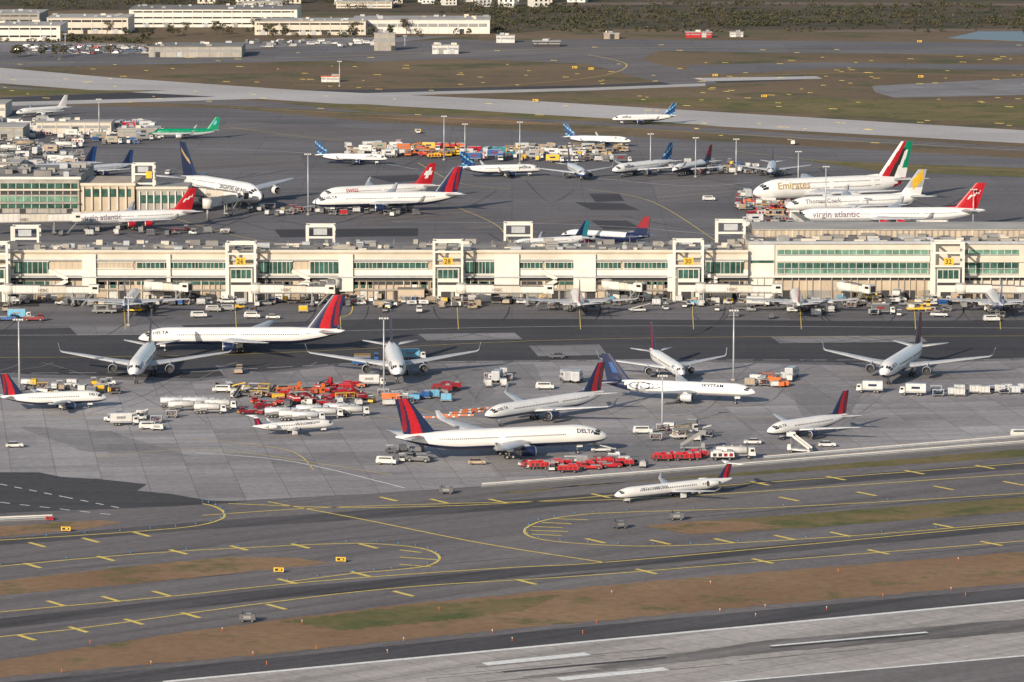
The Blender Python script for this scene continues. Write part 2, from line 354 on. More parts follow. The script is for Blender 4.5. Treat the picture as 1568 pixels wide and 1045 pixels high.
def fin_swiss(u,v):
    a=u-.5;b=v-.55
    return white if (abs(a)<.3 and abs(b)<.09) or (abs(a)<.1 and abs(b)<.26) else red
def fin_em(u,v):
    t=u-.10*v
    if t<.10: return white
    if t<.36: return red
    if t<.56: return black if v<.8 else green
    if t<.74: return white if v<.78 else green
    return green if v>.25 else white
def fin_jb(u,v):
    h=(int(u*5)*7+int(v*7)*13)%5
    return (lblue if h in(1,) else blue if h in(2,3) else navy) if v>.05 else white
def fin_tc(u,v): return (yellow if (abs(u-.5)+abs(v-.62)<.42) else lgrey if v>.3 else white)
def fin_sq(u,v): return gold if abs(v-.6-(u-.5)*.5)<.07 and .15<u<.85 else navy
def fin_va(u,v): return white if abs(v-.55-(u-.5)*.4)<.05+.04*math.sin(u*25) and .25<u<.8 else red
def fin_wj(u,v): return teal if u+v*.4>.65 else (navy if v>.1 else white)
def fin_al(u,v): return lblue if ((u-.5)**2+(v-.55)**2)<.03 else green
bb=lambda belly,th:(lambda xf,s: belly if s<th else white)
LV['delta']=dict(fin=fin_delta,body=bb(navy,-.60),eng=navy,title=('DELTA',navy,.07,1.5))
LV['dconn']=dict(fin=fin_delta,body=bb(navy,-.75),eng=white,title=('DELTA CONNECTION',navy,.2,.8))
LV['sky']=dict(fin=lambda u,v:navy if not(.35<u<.6 and .3<v<.7) else blue,body=lambda xf,s:navy if xf>.83+.03*s else white if s>-.6 else lgrey,eng=silver,title=('SKYTEAM',navy,.2,1.6))
LV['swiss']=dict(fin=fin_swiss,body=bb(white,-2),eng=white,title=('SWISS',red,.2,2.4))
LV['em']=dict(fin=fin_em,body=lambda xf,s:red if (.90<xf-.04*s<.94) else white,eng=white,title=('Emirates',gold,.13,4.2))
LV['virgin']=dict(fin=fin_va,body=bb(silver,-.4),eng=red,title=('virgin atlantic',mat('purple_grey',(.25,.2,.25)),.1,3.4))
LV['tc']=dict(fin=fin_tc,body=bb(white,-2),eng=white,title=('Thomas Cook',grey,.12,2.6))
LV['sq']=dict(fin=fin_sq,body=bb(white,-2),eng=white,title=('SINGAPORE AIRLINES',navy,.1,2.4))
LV['jb']=dict(fin=fin_jb,body=lambda xf,s: navy if s<-.55 else white,eng=navy,title=('jetBlue',navy,.14,2.0))
LV['al']=dict(fin=fin_al,body=lambda xf,s: green if s>-.1 else silver,eng=silver,title=None)
LV['wj']=dict(fin=fin_wj,body=bb(white,-2),eng=white,title=('WESTJET',navy,.1,1.6))
LV['white']=dict(fin=lambda u,v:white,body=bb(lgrey,-.6),eng=white,title=None)
LV['blue']=dict(fin=lambda u,v:navy if u+v*.3<.7 else blue,body=lambda xf,s: silver if s>-.35 else blue,eng=navy,title=None)
LV['dk']=dict(fin=lambda u,v:redd if v>.4 else navy,body=lambda xf,s:navy if s<0 or xf>.75 else white,eng=redd,title=None)
def airliner(name,typ,lv,N=None,T=None,head=None,scale=1.0):
    t=T_[typ]; L,R,hc,span=t['L'],t['R'],t['hc'],t['span']; kz=t.get('kz',1.0); v=LV[lv]
    mb=MB()
    Ln=3.6*R; Lt=6.6*R if typ!='A380' else 7.2*R
    def prof(x):
        if x<Ln:
            u=max(x/Ln,0.002); return R*(1-(1-u)**2.1)**.60, -.30*R*(1-u)**1.7
        if x>L-Lt:
            u=(x-(L-Lt))/Lt; r=R*(1-.90*u**1.65); return r,(R-r)*.60
        return R,0.
    def surf(x,a,off=0.,sd=1):
        r,zc=prof(x); return (L/2-x, sd*(r+off)*math.cos(a), hc+zc+(r*kz+off)*math.sin(a))
    n=28
    xs=[0,.012*Ln,.05*Ln,.11*Ln,.2*Ln,.32*Ln,.46*Ln,.62*Ln,.8*Ln,Ln]+[Ln+(L-Lt-Ln)*k/6 for k in range(1,6)]+[L-Lt+Lt*k/14 for k in range(15)]
    rings=[[surf(x,2*math.pi*(k+.5)/n) for k in range(n)] for x in xs]
    mb.rings(rings,white,True,True,mf=lambda a,b: v['body']((xs[a]+xs[a+1])/2/L, math.sin(2*math.pi*(b+1)/n)))
    def patch(x0,x1,a0,a1,m,off=.025,nx=1,na=1):
        for sd in(1,-1):
            mb.grid([[surf(x0+(x1-x0)*i/nx,a0+(a1-a0)*j/na,off,sd) for j in range(na+1)] for i in range(nx+1)],lambda a,b:m,True)
    for k in range(3):
        a0=math.radians(76-k*22); a1=math.radians(76-k*22-19)
        patch(Ln*(.20+.035*k),Ln*(.33+.06*k),a1,a0,dark,.03,2,2)
    decks=[.16] if typ!='A380' else [-.02,.52]
    for dk in decks:
        x=Ln*1.15; k=0
        while x<L-Lt*.62:
            if k%34 not in(0,1,33): patch(x,x+.27,dk,dk+.36/R,dark,.02)
            x+=.56; k+=1
        for xf in (Ln*1.05,L*.38,L*.62,L-Lt*.58):
            patch(xf-.06,xf,-.28+dk,dk+.45,lgrey,.018); patch(xf+.95,xf+1.0,-.28+dk,dk+.45,lgrey,.018); patch(xf,xf+.95,dk+.43,dk+.46,lgrey,.018)
    if lv=='sky':
        for (cx_,rx,ra,q0,q1) in ((.74,3.4,.62,0,6.28),(.70,2.6,.5,1.,5.),(.665,3.0,.4,2.,5.6)):
            m_=40
            for i in range(m_):
                q=q0+(q1-q0)*i/m_; q2=q0+(q1-q0)*(i+1.05)/m_
                for sd in(1,-1):
                    mb.face([surf(L*cx_+rx*math.cos(q),.2+ra*math.sin(q),.03,sd),surf(L*cx_+rx*math.cos(q2),.2+ra*math.sin(q2),.03,sd),surf(L*cx_+rx*.84*math.cos(q2),.2+ra*.82*math.sin(q2),.03,sd),surf(L*cx_+rx*.84*math.cos(q),.2+ra*.82*math.sin(q),.03,sd)],navy)
    xw=t['xw']*L; zr=hc-.62*R*kz
    bl=[]
    for k in range(9):
        u=k/8; rr=math.sin(math.pi*min(max(u,.04),.96))**.5
        bl.append([(L/2-(xw-1.5+u*span*.24),R*.88*rr*math.cos(q),hc-R*kz*.55+ -R*.58*rr*(math.sin(q))*1.0) for q in [2*math.pi*j/12 for j in range(12)]])
    mb.rings(bl,lgrey if v['body'](.4,-.95)==white else v['body'](.4,-.95))
    def aero(y,xl,c,z,th):
        prf=[(0,0),(.06,.5),(.3,1),(.6,.75),(1,.06),(1,-.06),(.6,-.3),(.3,-.55),(.06,-.35)]
        return [(L/2-(xl+c*a),y,z+th*c*b*.11) for a,b in prf]
    hs=span/2; swp=.56 if not typ.startswith('CRJ') else .48
    cr=.185*span; ck=.122*span; ct=.045*span
    if typ=='A380': cr=.235*span; ck=.15*span
    for sd in(1,-1):
        sec=[aero(0,xw-R*.2,cr,zr,1.1)]
        for fy,c in((.12,cr*.93),(.36,ck),(.7,ck*.62+ct*.30),(.97,ct)):
            y=hs*fy; sec.append(aero(sd*y,xw+y*swp,c,zr+y*.105,1.05))
        if t['wl']:
            wh=2.3 if L>40 else 1.9
            if typ.startswith('CRJ'): wh=1.1
            y=hs; sec.append(aero(sd*y,xw+y*swp+.3,ct*.85,zr+y*.105+.35,.8))
            sec.append([(p[0],p[1]+sd*.12*(i%2),p[2]) for i,p in enumerate(aero(sd*(y+.5),xw+y*swp+.3+wh*.7,ct*.42,zr+y*.105+wh,.4))])
        else: sec.append(aero(sd*hs,xw+hs*swp,ct*.8,zr+hs*.107,.8))
        mb.rings(sec,lgrey,True)
        for fa,fb_ in((.14,.34),(.37,.66),(.70,.93)):
            pts=[]
            for f_ in(fa,fb_):
                y=hs*f_; c=(cr*.93+(ck-cr*.93)*(f_-.12)/.24) if f_<.36 else (ck+(ck*.62+ct*.3-ck)*(f_-.36)/.34 if f_<.7 else (ck*.62+ct*.3)+(ct-(ck*.62+ct*.3))*(f_-.7)/.27)
                pts.append((L/2-(xw+y*swp+c*.74),sd*y,zr+y*.105+c*.064)); pts.append((L/2-(xw+y*swp+c*.74)-.15,sd*y,zr+y*.105+c*.062))
            mb.face([pts[0],pts[1],pts[3],pts[2]],grey)
        for fy in(.22,.42,.6):
            y=hs*fy*sd; c=ck if fy<.5 else ck*.75; xq=xw+abs(y)*swp+c*.78
            mb.cyl((L/2-xq+1.0,y,zr+abs(y)*.105-.35),(L/2-xq-2.2,y,zr+abs(y)*.105-.1),.28,.06,lgrey,6)
        if typ.startswith('CRJ'):
            z=t['fin']-.15; xs0=L-.035*L
            mb.rings([aero(0,xs0-1.2,2.4,z,1),aero(sd*span*.17,xs0+.7,1.2,z+.05,1)],white,True)
        else:
            z=hc+.42*R*kz; x0=L-.145*L+.3
            mb.rings([aero(sd*.2*R,x0,.105*span,z,1),aero(sd*span*.165,x0+span*.165*.66,.035*span,z+span*.165*.1,1)],lgrey,True)
    zb=hc+.62*R*kz; zt=t['fin']; fh=zt-zb; crf=fh*.92; ctf=fh*.36; cj=typ.startswith('CRJ')
    x0=L-.045*L-crf+.4; x1=L-.0*L-ctf*.95+(.0 if not cj else -.2)
    nu,nv=26,26
    def fp(u,w,sd):
        xl=x0+(x1-x0)*w; c=crf+(ctf-crf)*w
        th=.5*c*.10*(math.sin(math.pi*min(u*1.0,1)**.6)+.02)
        return (L/2-(xl+c*u),sd*th,zb+fh*w)
    for sd in(1,-1):
        mb.grid([[fp(i/nu,j/nv,sd) for i in range(nu+1)] for j in range(nv+1)],lambda a,b:v['fin']((b+.5)/nu,(a+.5)/nv),True)
    mb.grid([[fp(i/nu,1,sd) for i in range(nu+1)] for sd in(1,-1)],lambda a,b:v['fin'](.5,.98),False)
    mb.face([(L/2-(x0-fh*.35),0,hc+R*kz*.97),(L/2-x0-1,.18,zb+fh*.02+R*.2),(L/2-x0-.9,0,zb+fh*.13)],v['fin'](.1,.1))
    def engine(x,y,z,re,le,pyl=True):
        st=[(0,.86),(.04,.95),(.2,1.0),(.5,.98),(.78,.84),(.86,.74)]
        m=v['eng']
        R_=[[(x-le*a,y+re*r*math.cos(q),z+re*r*math.sin(q)) for q in [2*math.pi*j/16 for j in range(16)]] for a,r in st]
        mb.rings(R_,m,True,False,mf=lambda a,b: silver if a==0 else m)
        mb.rings([[(x-le*a,y+re*r*math.cos(q),z+re*r*math.sin(q)) for q in [2*math.pi*j/16 for j in range(16)]] for a,r in((0,.86),(.16,.80),(.165,.02))],darkop,True,False)
        mb.cyl((x-le*.15,y,z),(x-le*.05,y,z),re*.22,re*.03,grey,8)
        mb.rings([[(x-le*a,y+re*r*math.cos(q),z+re*r*math.sin(q)) for q in [2*math.pi*j/16 for j in range(16)]] for a,r in((.86,.74),(.87,.52),(1.05,.42),(1.06,.3),(1.22,.05))],grey,True,False)
        if pyl:
            mb.box((x-le*.62,y,z+re*.98),(le*.95,re*.22,re*.7),lgrey,0,(.7,.6),0,-.6)
    re=t['re']
    if t['ne']:
        for fy in ((.33,) if t['ne']==2 else (.33,.62)):
            for sd in(1,-1):
                y=hs*fy; le=re*3.2
                engine(L/2-(xw+y*swp-le*.62),sd*y,zr+y*.105-re*1.12,re,le)
    else:
        for sd in(1,-1):
            engine(L/2-L*.745,sd*(R+re*1.0),hc+R*.35,re,re*4.2,False)
            mb.box((L/2-L*.745-re*2,sd*(R+re*.1),hc+R*.35),(re*2.2,R*.5,.25),white)
    def wheel(x,y,r,w=.4): mb.cyl((x,y-w/2,r),(x,y+w/2,r),r,r,black,12); mb.cyl((x,y-w/2-.01,r),(x,y+w/2+.01,r),r*.5,r*.5,lgrey,8)
    wr=.6 if R>2.2 else (.5 if R>1.5 else .36)
    xn=L/2-Ln*.85
    mb.cyl((xn,0,wr),(xn,0,hc-R*.7),.14,.18,grey,8); wheel(xn,.33,wr*.8,.3); wheel(xn,-.33,wr*.8,.3)
    mb.box((xn+.6,.35,hc-R*kz-.1),(1.6,.06,.9),white); mb.box((xn+.6,-.35,hc-R*kz-.1),(1.6,.06,.9),white)
    xm=L/2-(xw+cr*.72)
    gy=R*1.25 if R>1.5 else R*1.2
    rows=[(0,gy)] if typ!='A380' else [(0,gy+.7),(-4,R*.7)]
    if typ=='A346': rows=[(0,gy),(-1.5,0)]
    for dx,yy in rows:
        for sd in ((1,-1) if yy>0 else (1,)):
            mb.cyl((xm+dx,sd*yy,wr),(xm+dx,sd*yy*.95,zr),.2,.25,grey,8)
            off=(-.85,.85) if R>2.2 or typ=='B752' else (0,)
            for o in off:
                for w in(-.55,.55): wheel(xm+dx+o,sd*yy+w*(1 if R>1.5 else .7),wr,.4)
            mb.box((xm+dx,sd*yy,wr),(2.0 if len(off)>1 else .4,.25,.25),grey)
            mb.box((xm+dx,sd*(yy+.75),zr-.7),(1.8,.06,1.5),white)
    hN=(hc-.30*R)*scale; hT=(hc+.54*R*kz)*scale
    if N and T:
        for it in range(3):
            A=G(*N,hN);B=G(*T,hT); d=Vector((A.x-B.x,A.y-B.y)); sc=d.length/L
            hN=(hc-.30*R)*sc; hT=(hc+.54*R*kz)*sc
        sc=min(max(sc,.88),1.12)
        c=Vector(((A.x+B.x)/2,(A.y+B.y)/2)); hd=math.atan2(d.y,d.x)
        print('PLANE',typ,lv,'meas',round(d.length/L,2),'hd',round(math.degrees(hd)))
    else:
        sc=scale; hd=math.radians(head); dv=Vector((math.cos(hd),math.sin(hd)))
        if N: A=G(*N,hN); c=Vector((A.x,A.y))-dv*L*sc/2
        else: B=G(*T,hT); c=Vector((B.x,B.y))+dv*L*sc/2
    o=put(mb.mesh(name),name,(c.x,c.y,.08),hd,sc)
    if v['title']:
        tx,m,xf,sz=v['title']
        if lv=='delta': sz=R*.62
        for sd in(1,-1):
            me=text_mesh(tx,sz)
            W=max([q.co.x for q in me.vertices] or [1])
            a0=(.34 if typ!='A380' else .14)
            if lv in('swiss','virgin','tc','jb','wj'): a0=-.15 if sz>3 else .1
            if lv=='em': a0=.08
            for q in me.vertices:
                u,w=q.co.x,q.co.y
                x=xf*L+(u if sd==1 else W-u)
                q.co=surf(x,a0+w/(R*kz),.05,sd)
            me.materials.append(m)
            put(me,'title_lettering',parent=o)
    return o
A=airliner
jet='jet_airliner'
A(jet,'A330','delta',N=(930,669),T=(606,670))
A(jet,'B764','delta',N=(212,519),T=(528,507))
A(jet,'B763','delta',N=(204,573),head=-91)
A(jet,'B763','delta',N=(610,573),head=-86)
A(jet,'B763','delta',N=(1352,574),head=-107)
A(jet,'B752','delta',N=(1045,574),head=-80,scale=.95)
A(jet,'B752','sky',N=(1157,602),T=(921,584))
A(jet,'B752','delta',N=(743,637),T=(926,600))
A(jet,'A319','delta',N=(1175,662),T=(1299,635))
A(jet,'A319','delta',N=(153,612),T=(12,611))
A('regional_jet','CRJ2','dconn',N=(503,652),T=(396,655))
A('regional_jet','CRJ9','dconn',N=(941,760),T=(1122,733))
for x,l,hd,ty in((190,'blue',90,'B752'),(888,'delta',91,'B752'),(1224,'delta',88,'B752'),(1535,'blue',89,'B752')):
    A(jet,ty,l,T=(x,468),head=hd,scale=.97)
A('double_deck_airliner','A380','sq',N=(400,303),head=-58,scale=.97)
A(jet,'B763','delta',N=(478,311),T=(709,297))
A(jet,'A330','swiss',N=(492,300),T=(666,284))
A('four_engine_airliner','A343','virgin',N=(112,341),T=(291,326))
A('double_deck_airliner','A380','em',N=(1153,296),T=(1396,273))
A(jet,'A330','tc',N=(1203,317),T=(1418,300))
A('four_engine_airliner','A346','virgin',N=(1213,334),T=(1508,322))
A(jet,'A320','wj',N=(793,378),T=(890,368))
A(jet,'A320','jb',N=(944,184),T=(1029,179))
A(jet,'A320','jb',N=(592,244),T=(484,238))
A(jet,'A320','jb',N=(951,219),T=(878,214))
A(jet,'A320','jb',N=(829,260),T=(704,257))
A(jet,'A320','jb',N=(932,262),T=(1036,244))
A(jet,'A320','blue',N=(894,268),head=-80); A(jet,'A320','dk',N=(1030,262),head=-120); A(jet,'A320','blue',N=(1180,264),head=-95)
A(jet,'A320','al',N=(243,206),T=(327,202))
A(jet,'A320','white',N=(32,174),T=(97,166))
A(jet,'A320','blue',N=(122,264),T=(196,254))
A(jet,'A320','blue',N=(40,262),head=-140)
A(jet,'A320','dk',T=(995,362),head=150)
# ------------------------------------------------------------ vehicles
VC={}
def wheels(mb,xs,w,r):
    for x in xs:
        for s in(1,-1):
            mb.cyl((x,s*w/2-s*.15,r),(x,s*w/2+s*.1,r),r,r,black,10); mb.cyl((x,s*w/2+s*.1,r),(x,s*w/2+s*.12,r),r*.5,r*.5,grey,8)
def vmesh(k,m):
    if (k,m.name) in VC: return VC[(k,m.name)]
    b=MB()
    if k=='box_truck':
        wheels(b,(-2.4,-1.5,2.6),2.2,.5); b.box((0,0,.85),(8,1.0,.3),grey)
        b.box((3.3,0,1.75),(1.8,2.3,1.9),whitev,0,(.8,.92),0,-.1); b.box((4.08,0,2.05),(.2,2.0,.8),dark); b.box((3.35,0,2.1),(.9,2.36,.6),dark)
        b.box((-.9,0,2.35),(6.2,2.5,2.7),m); b.box((-.9,0,3.73),(6.0,2.3,.06),lgrey); b.box((-4.03,0,2.3),(.06,2.2,2.3),lgrey)
        for s in(1,-1):
            b.box((-.9,s*1.27,1.25),(6.1,.04,.25),grey); b.box((-.9,s*1.27,2.5),(2.6,.04,.7),random.choice([navy,redd,grey,teal]))
    elif k=='fuel_tanker':
        wheels(b,(-4,-2.9,-1.8,3.3),2.3,.52); b.box((0,0,.95),(10,1.1,.35),grey)
        b.box((4.2,0,1.9),(1.9,2.4,2.0),m,0,(.8,.92),0,-.1); b.box((5.02,0,2.2),(.2,2.1,.8),dark); b.box((4.25,0,2.25),(.9,2.46,.6),dark)
        R_=[[(x,1.2*r*math.cos(q),2.2+1.0*r*math.sin(q)) for q in [2*math.pi*j/14 for j in range(14)]] for x,r in((-5,.7),(-4.8,.97),(2.7,.97),(2.95,.7))]
        b.rings(R_,m); b.box((-1,0,3.25),(6.5,.7,.16),grey)
        for x in(-3,-.8,1.4): b.cyl((x,0,3.2),(x,0,3.5),.3,.3,lgrey,8)
        b.box((-2,1.16,1.6),(2.2,.12,.8),grey); b.box((-2,-1.16,1.6),(2.2,.12,.8),grey)
    elif k=='deicing_truck':
        wheels(b,(-3,-1.9,3.0),2.4,.55); b.box((0,0,1.0),(9,1.2,.4),black)
        b.box((3.7,0,1.9),(1.9,2.5,2.0),m,0,(.8,.92),0,-.1); b.box((4.55,0,2.2),(.2,2.2,.8),dark); b.box((3.75,0,2.2),(.9,2.56,.6),dark)
        b.box((-1,0,2.0),(6,2.3,1.6),m,0,(1,.85)); b.box((-1,0,2.2),(6.03,2.2,.3),white if m==red else grey)
        b.box((-1.6,0,2.95),(3.2,1.4,.3),black); b.box((-2.6,0,1.6),(1.2,2.4,.8),grey)
        b.cyl((-3,0,2.6),(-3,0,3.3),.5,.4,grey,8); b.box((.2,0,3.5),(7,.4,.35),grey,0,(1,1),-.04); b.box((4.2,0,3.6),(1.2,1.4,1.3),m,0,(.8,.9)); b.box((4.3,0,3.8),(1.22,1.25,.6),dark)
    elif k=='van':
        wheels(b,(-1.6,1.6),1.8,.36); b.box((0,0,.95),(5.2,1.9,.9),m); b.box((-.3,0,1.75),(4.3,1.85,.75),m,0,(.92,.85),0,-.1)
        b.box((1.75,0,1.68),(.3,1.6,.55),dark,0,(1,.9),-.5); b.box((-.2,0,1.72),(3.4,1.89,.42),dark,0,(.96,.93)); b.box((2.6,0,.6),(.12,1.85,.3),grey)
    elif k=='car':
        wheels(b,(-1.4,1.4),1.7,.34); b.box((0,0,.72),(4.6,1.8,.65),m,0,(.96,.95)); b.box((-.35,0,1.28),(2.8,1.65,.55),dark,0,(.75,.85)); b.box((-.35,0,1.57),(1.95,1.38,.05),m)
        b.box((2.3,0,.5),(.1,1.7,.25),grey); b.box((-2.3,0,.75),(.06,1.5,.15),redd)
    elif k=='pickup_truck':
        wheels(b,(-1.8,1.8),1.9,.42); b.box((0,0,.95),(5.6,2.0,.65),m,0,(.98,.96)); b.box((.4,0,1.6),(2.0,1.8,.7),dark,0,(.75,.85)); b.box((.4,0,1.97),(1.45,1.5,.06),m); b.box((-1.8,0,1.3),(1.8,1.6,.08),black); b.box((.4,0,2.06),(.3,1.2,.12),orange)
    elif k=='baggage_tug':
        wheels(b,(-.9,.9),1.4,.36); b.box((0,0,.7),(3.0,1.5,.6),m,0,(.96,.92)); b.box((.9,0,1.15),(1.1,1.3,.35),m,0,(.8,.9)); b.box((-.4,0,1.2),(.6,1.2,.4),black)
        for x in(-1.1,.4):
            for y in(-.6,.6): b.cyl((x,y,1.),(x,y,2.1),.05,.05,grey,5)
        b.box((-.35,0,2.13),(1.8,1.4,.08),whitev)
    elif k=='baggage_cart':
        wheels(b,(-1.1,1.1),1.3,.28); b.box((0,0,.6),(3.2,1.6,.15),grey); b.cyl((1.6,0,.5),(2.4,0,.45),.06,.05,black,5)
        for x in(-1.5,1.5):
            b.box((x,0,1.3),(.08,1.6,1.3),m)
        b.box((0,0,1.97),(3.3,1.7,.08),m)
        for i in range(7): b.box((random.uniform(-1.2,1.2),random.uniform(-.5,.5),random.uniform(.85,1.3)),(.7,.45,.35),random.choice([black,navy,redd,grey,tan]),random.uniform(0,3))
    elif k=='container_dolly':
        wheels(b,(-1.2,1.2),1.6,.28); b.box((0,0,.5),(3.5,2.2,.18),grey); b.cyl((1.7,0,.45),(2.6,0,.4),.06,.05,black,5)
        b.box((0,0,1.45),(2.9,1.5,1.6),m); b.box((0,.95,1.75),(2.9,.45,1.0),m); b.box((0,0,2.27),(2.7,1.4,.05),lgrey)
        for x in(-1,0,1): b.box((x,-.77,1.45),(.07,.05,1.5),grey)
    elif k=='passenger_stairs':
        wheels(b,(-2.2,2.),2.0,.4); b.box((0,0,.8),(6.4,1.9,.4),m); b.box((2.7,0,1.5),(1.2,1.8,1.1),m,0,(.8,.9)); b.box((3.2,0,1.7),(.2,1.6,.5),dark)
        for i in range(12): b.box((-2.9+i*.42,0,1.1+i*.26),(.45,1.5,.1),grey)
        b.box((2.6,0,4.15),(1.8,1.7,.12),grey)
        for s in(-.8,.8): b.box((-.5,s,2.9),(5.9,.07,.6),m,0,(1,1),-.55)
        for s in(-.8,.8): b.box((2.6,s,4.7),(1.8,.06,.95),m); b.cyl((2.2,s,1),(2.2,s,4.1),.08,.08,grey,5); b.cyl((0,s,1),(0,s,2.9),.08,.08,grey,5)
    elif k=='belt_loader':
        wheels(b,(-1.8,1.8),1.7,.36); b.box((0,0,.75),(5,1.7,.5),m); b.box((1.2,.5,1.3),(.9,.7,.7),black); b.box((.4,-.35,1.75),(7.4,.8,.22),black,0,(1,1),-.27)
        b.box((.4,-.78,1.85),(7.4,.06,.2),m,0,(1,1),-.27); b.box((.4,.08,1.85),(7.4,.06,.2),m,0,(1,1),-.27)
    elif k=='cargo_loader':
        wheels(b,(-2.5,0,2.5),2.6,.4); b.box((0,0,.9),(8,3.,.5),m); b.box((-1,0,2.6),(5,2.9,.25),grey)
        for x in(-3,1):
            for s in(-1.2,1.2): b.box((x,s,1.8),(.25,.2,1.8),m,0,(1,1),.5); b.box((x,s,1.8),(.25,.2,1.8),m,0,(1,1),-.5)
        b.box((3.1,1.,2.6),(1.3,1.,1.9),m,0,(.9,.9)); b.box((3.2,1.,2.9),(1.32,1.04,.7),dark)
        for s in(-1.4,1.4): b.box((-1,s,3.2),(5,.05,.06),yellow)
    elif k=='tow_tractor':
        wheels(b,(-2.2,2.2),2.3,.6); b.box((0,0,.95),(6.6,2.5,.8),m,0,(.98,.94)); b.box((2.1,0,1.8),(1.6,1.9,.95),m,0,(.85,.9)); b.box((2.15,0,1.85),(1.64,1.94,.5),dark); b.box((-1.2,0,1.45),(3.0,2.0,.3),grey); b.box((3.28,0,.9),(.1,2.3,.3),yellow)
    elif k=='equipment_trailer':
        wheels(b,(-1.8,1.8),2.2,.4); b.box((0,0,.75),(6.4,2.5,.25),black); b.box((0,0,1.55),(6.1,2.3,1.35),m,0,(.95,.9)); b.box((-1.2,0,2.4),(2.2,1.6,.4),m); b.box((1.8,0,2.4),(1.2,1.5,.5),grey)
        for x in(-2,-.6,.8,2.2): b.box((x,-1.16,1.45),(.9,.08,.8),darkop if x<0 else redd); b.box((x,1.16,1.45),(.9,.08,.8),redd)
        b.cyl((3.2,0,.7),(4.6,0,.6),.08,.06,black,6)
    elif k=='ground_power_unit':
        wheels(b,(-1,1),1.5,.3); b.box((0,0,1.1),(3.4,1.7,1.2),m,0,(.95,.92)); b.box((.3,0,1.75),(1.,.9,.2),grey); b.cyl((-1,.3,1.7),(-1,.3,2.2),.1,.1,black,6); b.box((0,-.86,1.1),(1.6,.06,.6),grey); b.cyl((1.6,0,.6),(2.8,0,.4),.06,.05,black,5)
    me=b.mesh(k); VC[(k,m.name)]=me; return me
def V(k,m,x,y,hd=None,s=1.0):
    p=G(x,y); p.z=.09
    return put(vmesh(k,m),k,p,math.radians(hd if hd is not None else random.choice([0,180,90,270,0,180])+random.uniform(-14,14)),s)
dgrey=mat('dark_grey_paint',(.10,.10,.11),.5)
C={'W':whitev,'R':red,'Y':yellow,'O':orange,'B':blue,'G':grey,'K':dgrey,'L':lblue,'T':teal,'S':silver,'N':tan,'D':redd}
def scatter(n,x0,x1,y0,y1,kinds,cols,hd=None,slope=0.0,s=1.0):
    for i in range(n):
        x=x0+(x1-x0)*(i+random.uniform(-.35,1.35))/n; y=random.uniform(y0,y1)+slope*(x-x0)
        V(random.choice(kinds),C[random.choice(cols)],x,y,hd,s)
mixk=['baggage_tug','baggage_tug','baggage_cart','baggage_cart','container_dolly','belt_loader','ground_power_unit','van','tow_tractor','box_truck']
smallk=['baggage_tug','baggage_cart','container_dolly','ground_power_unit','baggage_cart']
scatter(150,10,1560,461,470,smallk,'WWWWSNGYLWKKGB',s=.95)
scatter(40,10,1560,463,479,mixk,'WWWSNGYKWGK')
scatter(16,1060,1568,470,490,smallk,'WWKSG'); scatter(10,1330,1470,455,478,['box_truck','belt_loader','cargo_loader','tow_tractor'],'KWYN')
scatter(26,520,760,456,476,smallk,'NWWNK')
for k,c,x,y,h in [('van','W',304,487,10),('van','W',386,488,0),('car','W',418,489,0),('car','G',405,468,5),('car','W',348,465,0),('van','W',1518,493,5),('pickup_truck','W',1438,486,170),('van','W',1512,470,0),
 ('box_truck','W',1160,470,0),('box_truck','K',1352,482,0),('cargo_loader','G',160,480,0),('car','K',853,549,180),('tow_tractor','B',10,492,0),('box_truck','L',30,490,0),('tow_tractor','D',52,492,0),
 ('tow_tractor','N',366,572,90),('box_truck','W',570,592,0),('box_truck','L',632,552,5),('cargo_loader','B',560,560,0),('equipment_trailer','D',676,602,0),('equipment_trailer','D',690,598,5),('box_truck','W',762,585,80),('box_truck','W',866,585,100),('box_truck','W',884,586,80),('van','W',834,597,0),
 ('box_truck','W',1332,602,170),('box_truck','W',1398,606,170),('box_truck','W',1213,580,70),('baggage_cart','N',1170,592,0),('baggage_tug','W',1190,583,90),
 ('passenger_stairs','W',1225,694,150),('car','W',1266,685,0),('car','W',1152,681,180),('fuel_tanker','W',1126,703,2),('equipment_trailer','W',1106,705,0),('van','W',984,665,0),('belt_loader','W',1066,668,0),('cargo_loader','W',1050,672,20),('passenger_stairs','G',1060,690,0),
 ('van','W',592,712,-12),('tow_tractor','K',642,708,160),('car','N',730,712,0),('belt_loader','W',920,693,180),('baggage_tug','W',940,700,0),
 ('box_truck','W',190,652,10),('belt_loader','W',205,643,0),('van','W',228,658,0),('car','W',22,686,10),('van','W',1562,670,0),
 ('ground_power_unit','K',683,757,0),('ground_power_unit','K',949,810,20),('ground_power_unit','K',1036,797,0),('ground_power_unit','K',379,953,0)]:
    V(k,C[c],x,y,h,.92 if k=='box_truck' else 1)
for i,(x,y) in enumerate([(282,630),(305,624),(322,634),(270,624),(338,628),(430,640),(452,645),(478,636),(500,641),(520,634),(540,638),(472,646)]): V('fuel_tanker',C['WS'[i%2]],x,y,random.uniform(-14,14),.88)
for i in range(27):
    t=(i+.5)/27; x=382+180*t+random.uniform(-8,8); y=620-16*t+random.uniform(-12,11)+(8 if x<410 else 0)
    V(random.choice(['deicing_truck','equipment_trailer','tow_tractor','tow_tractor']),C[random.choice('RRRDDRO')],x,y,random.choice([0,180,20,200,60,110]),.85)
scatter(16,335,420,596,610,['baggage_cart','tow_tractor','van','belt_loader'],'YYWNWK'); scatter(8,620,690,606,616,['container_dolly','ground_power_unit'],'BWGL')
scatter(14,400,570,612,628,smallk,'WKYGW')
scatter(9,588,625,606,622,smallk,'NWOW'); scatter(24,40,180,590,606,smallk,'YNWWWK'); scatter(14,1430,1568,600,608,['container_dolly','baggage_cart'],'WWS',hd=0)
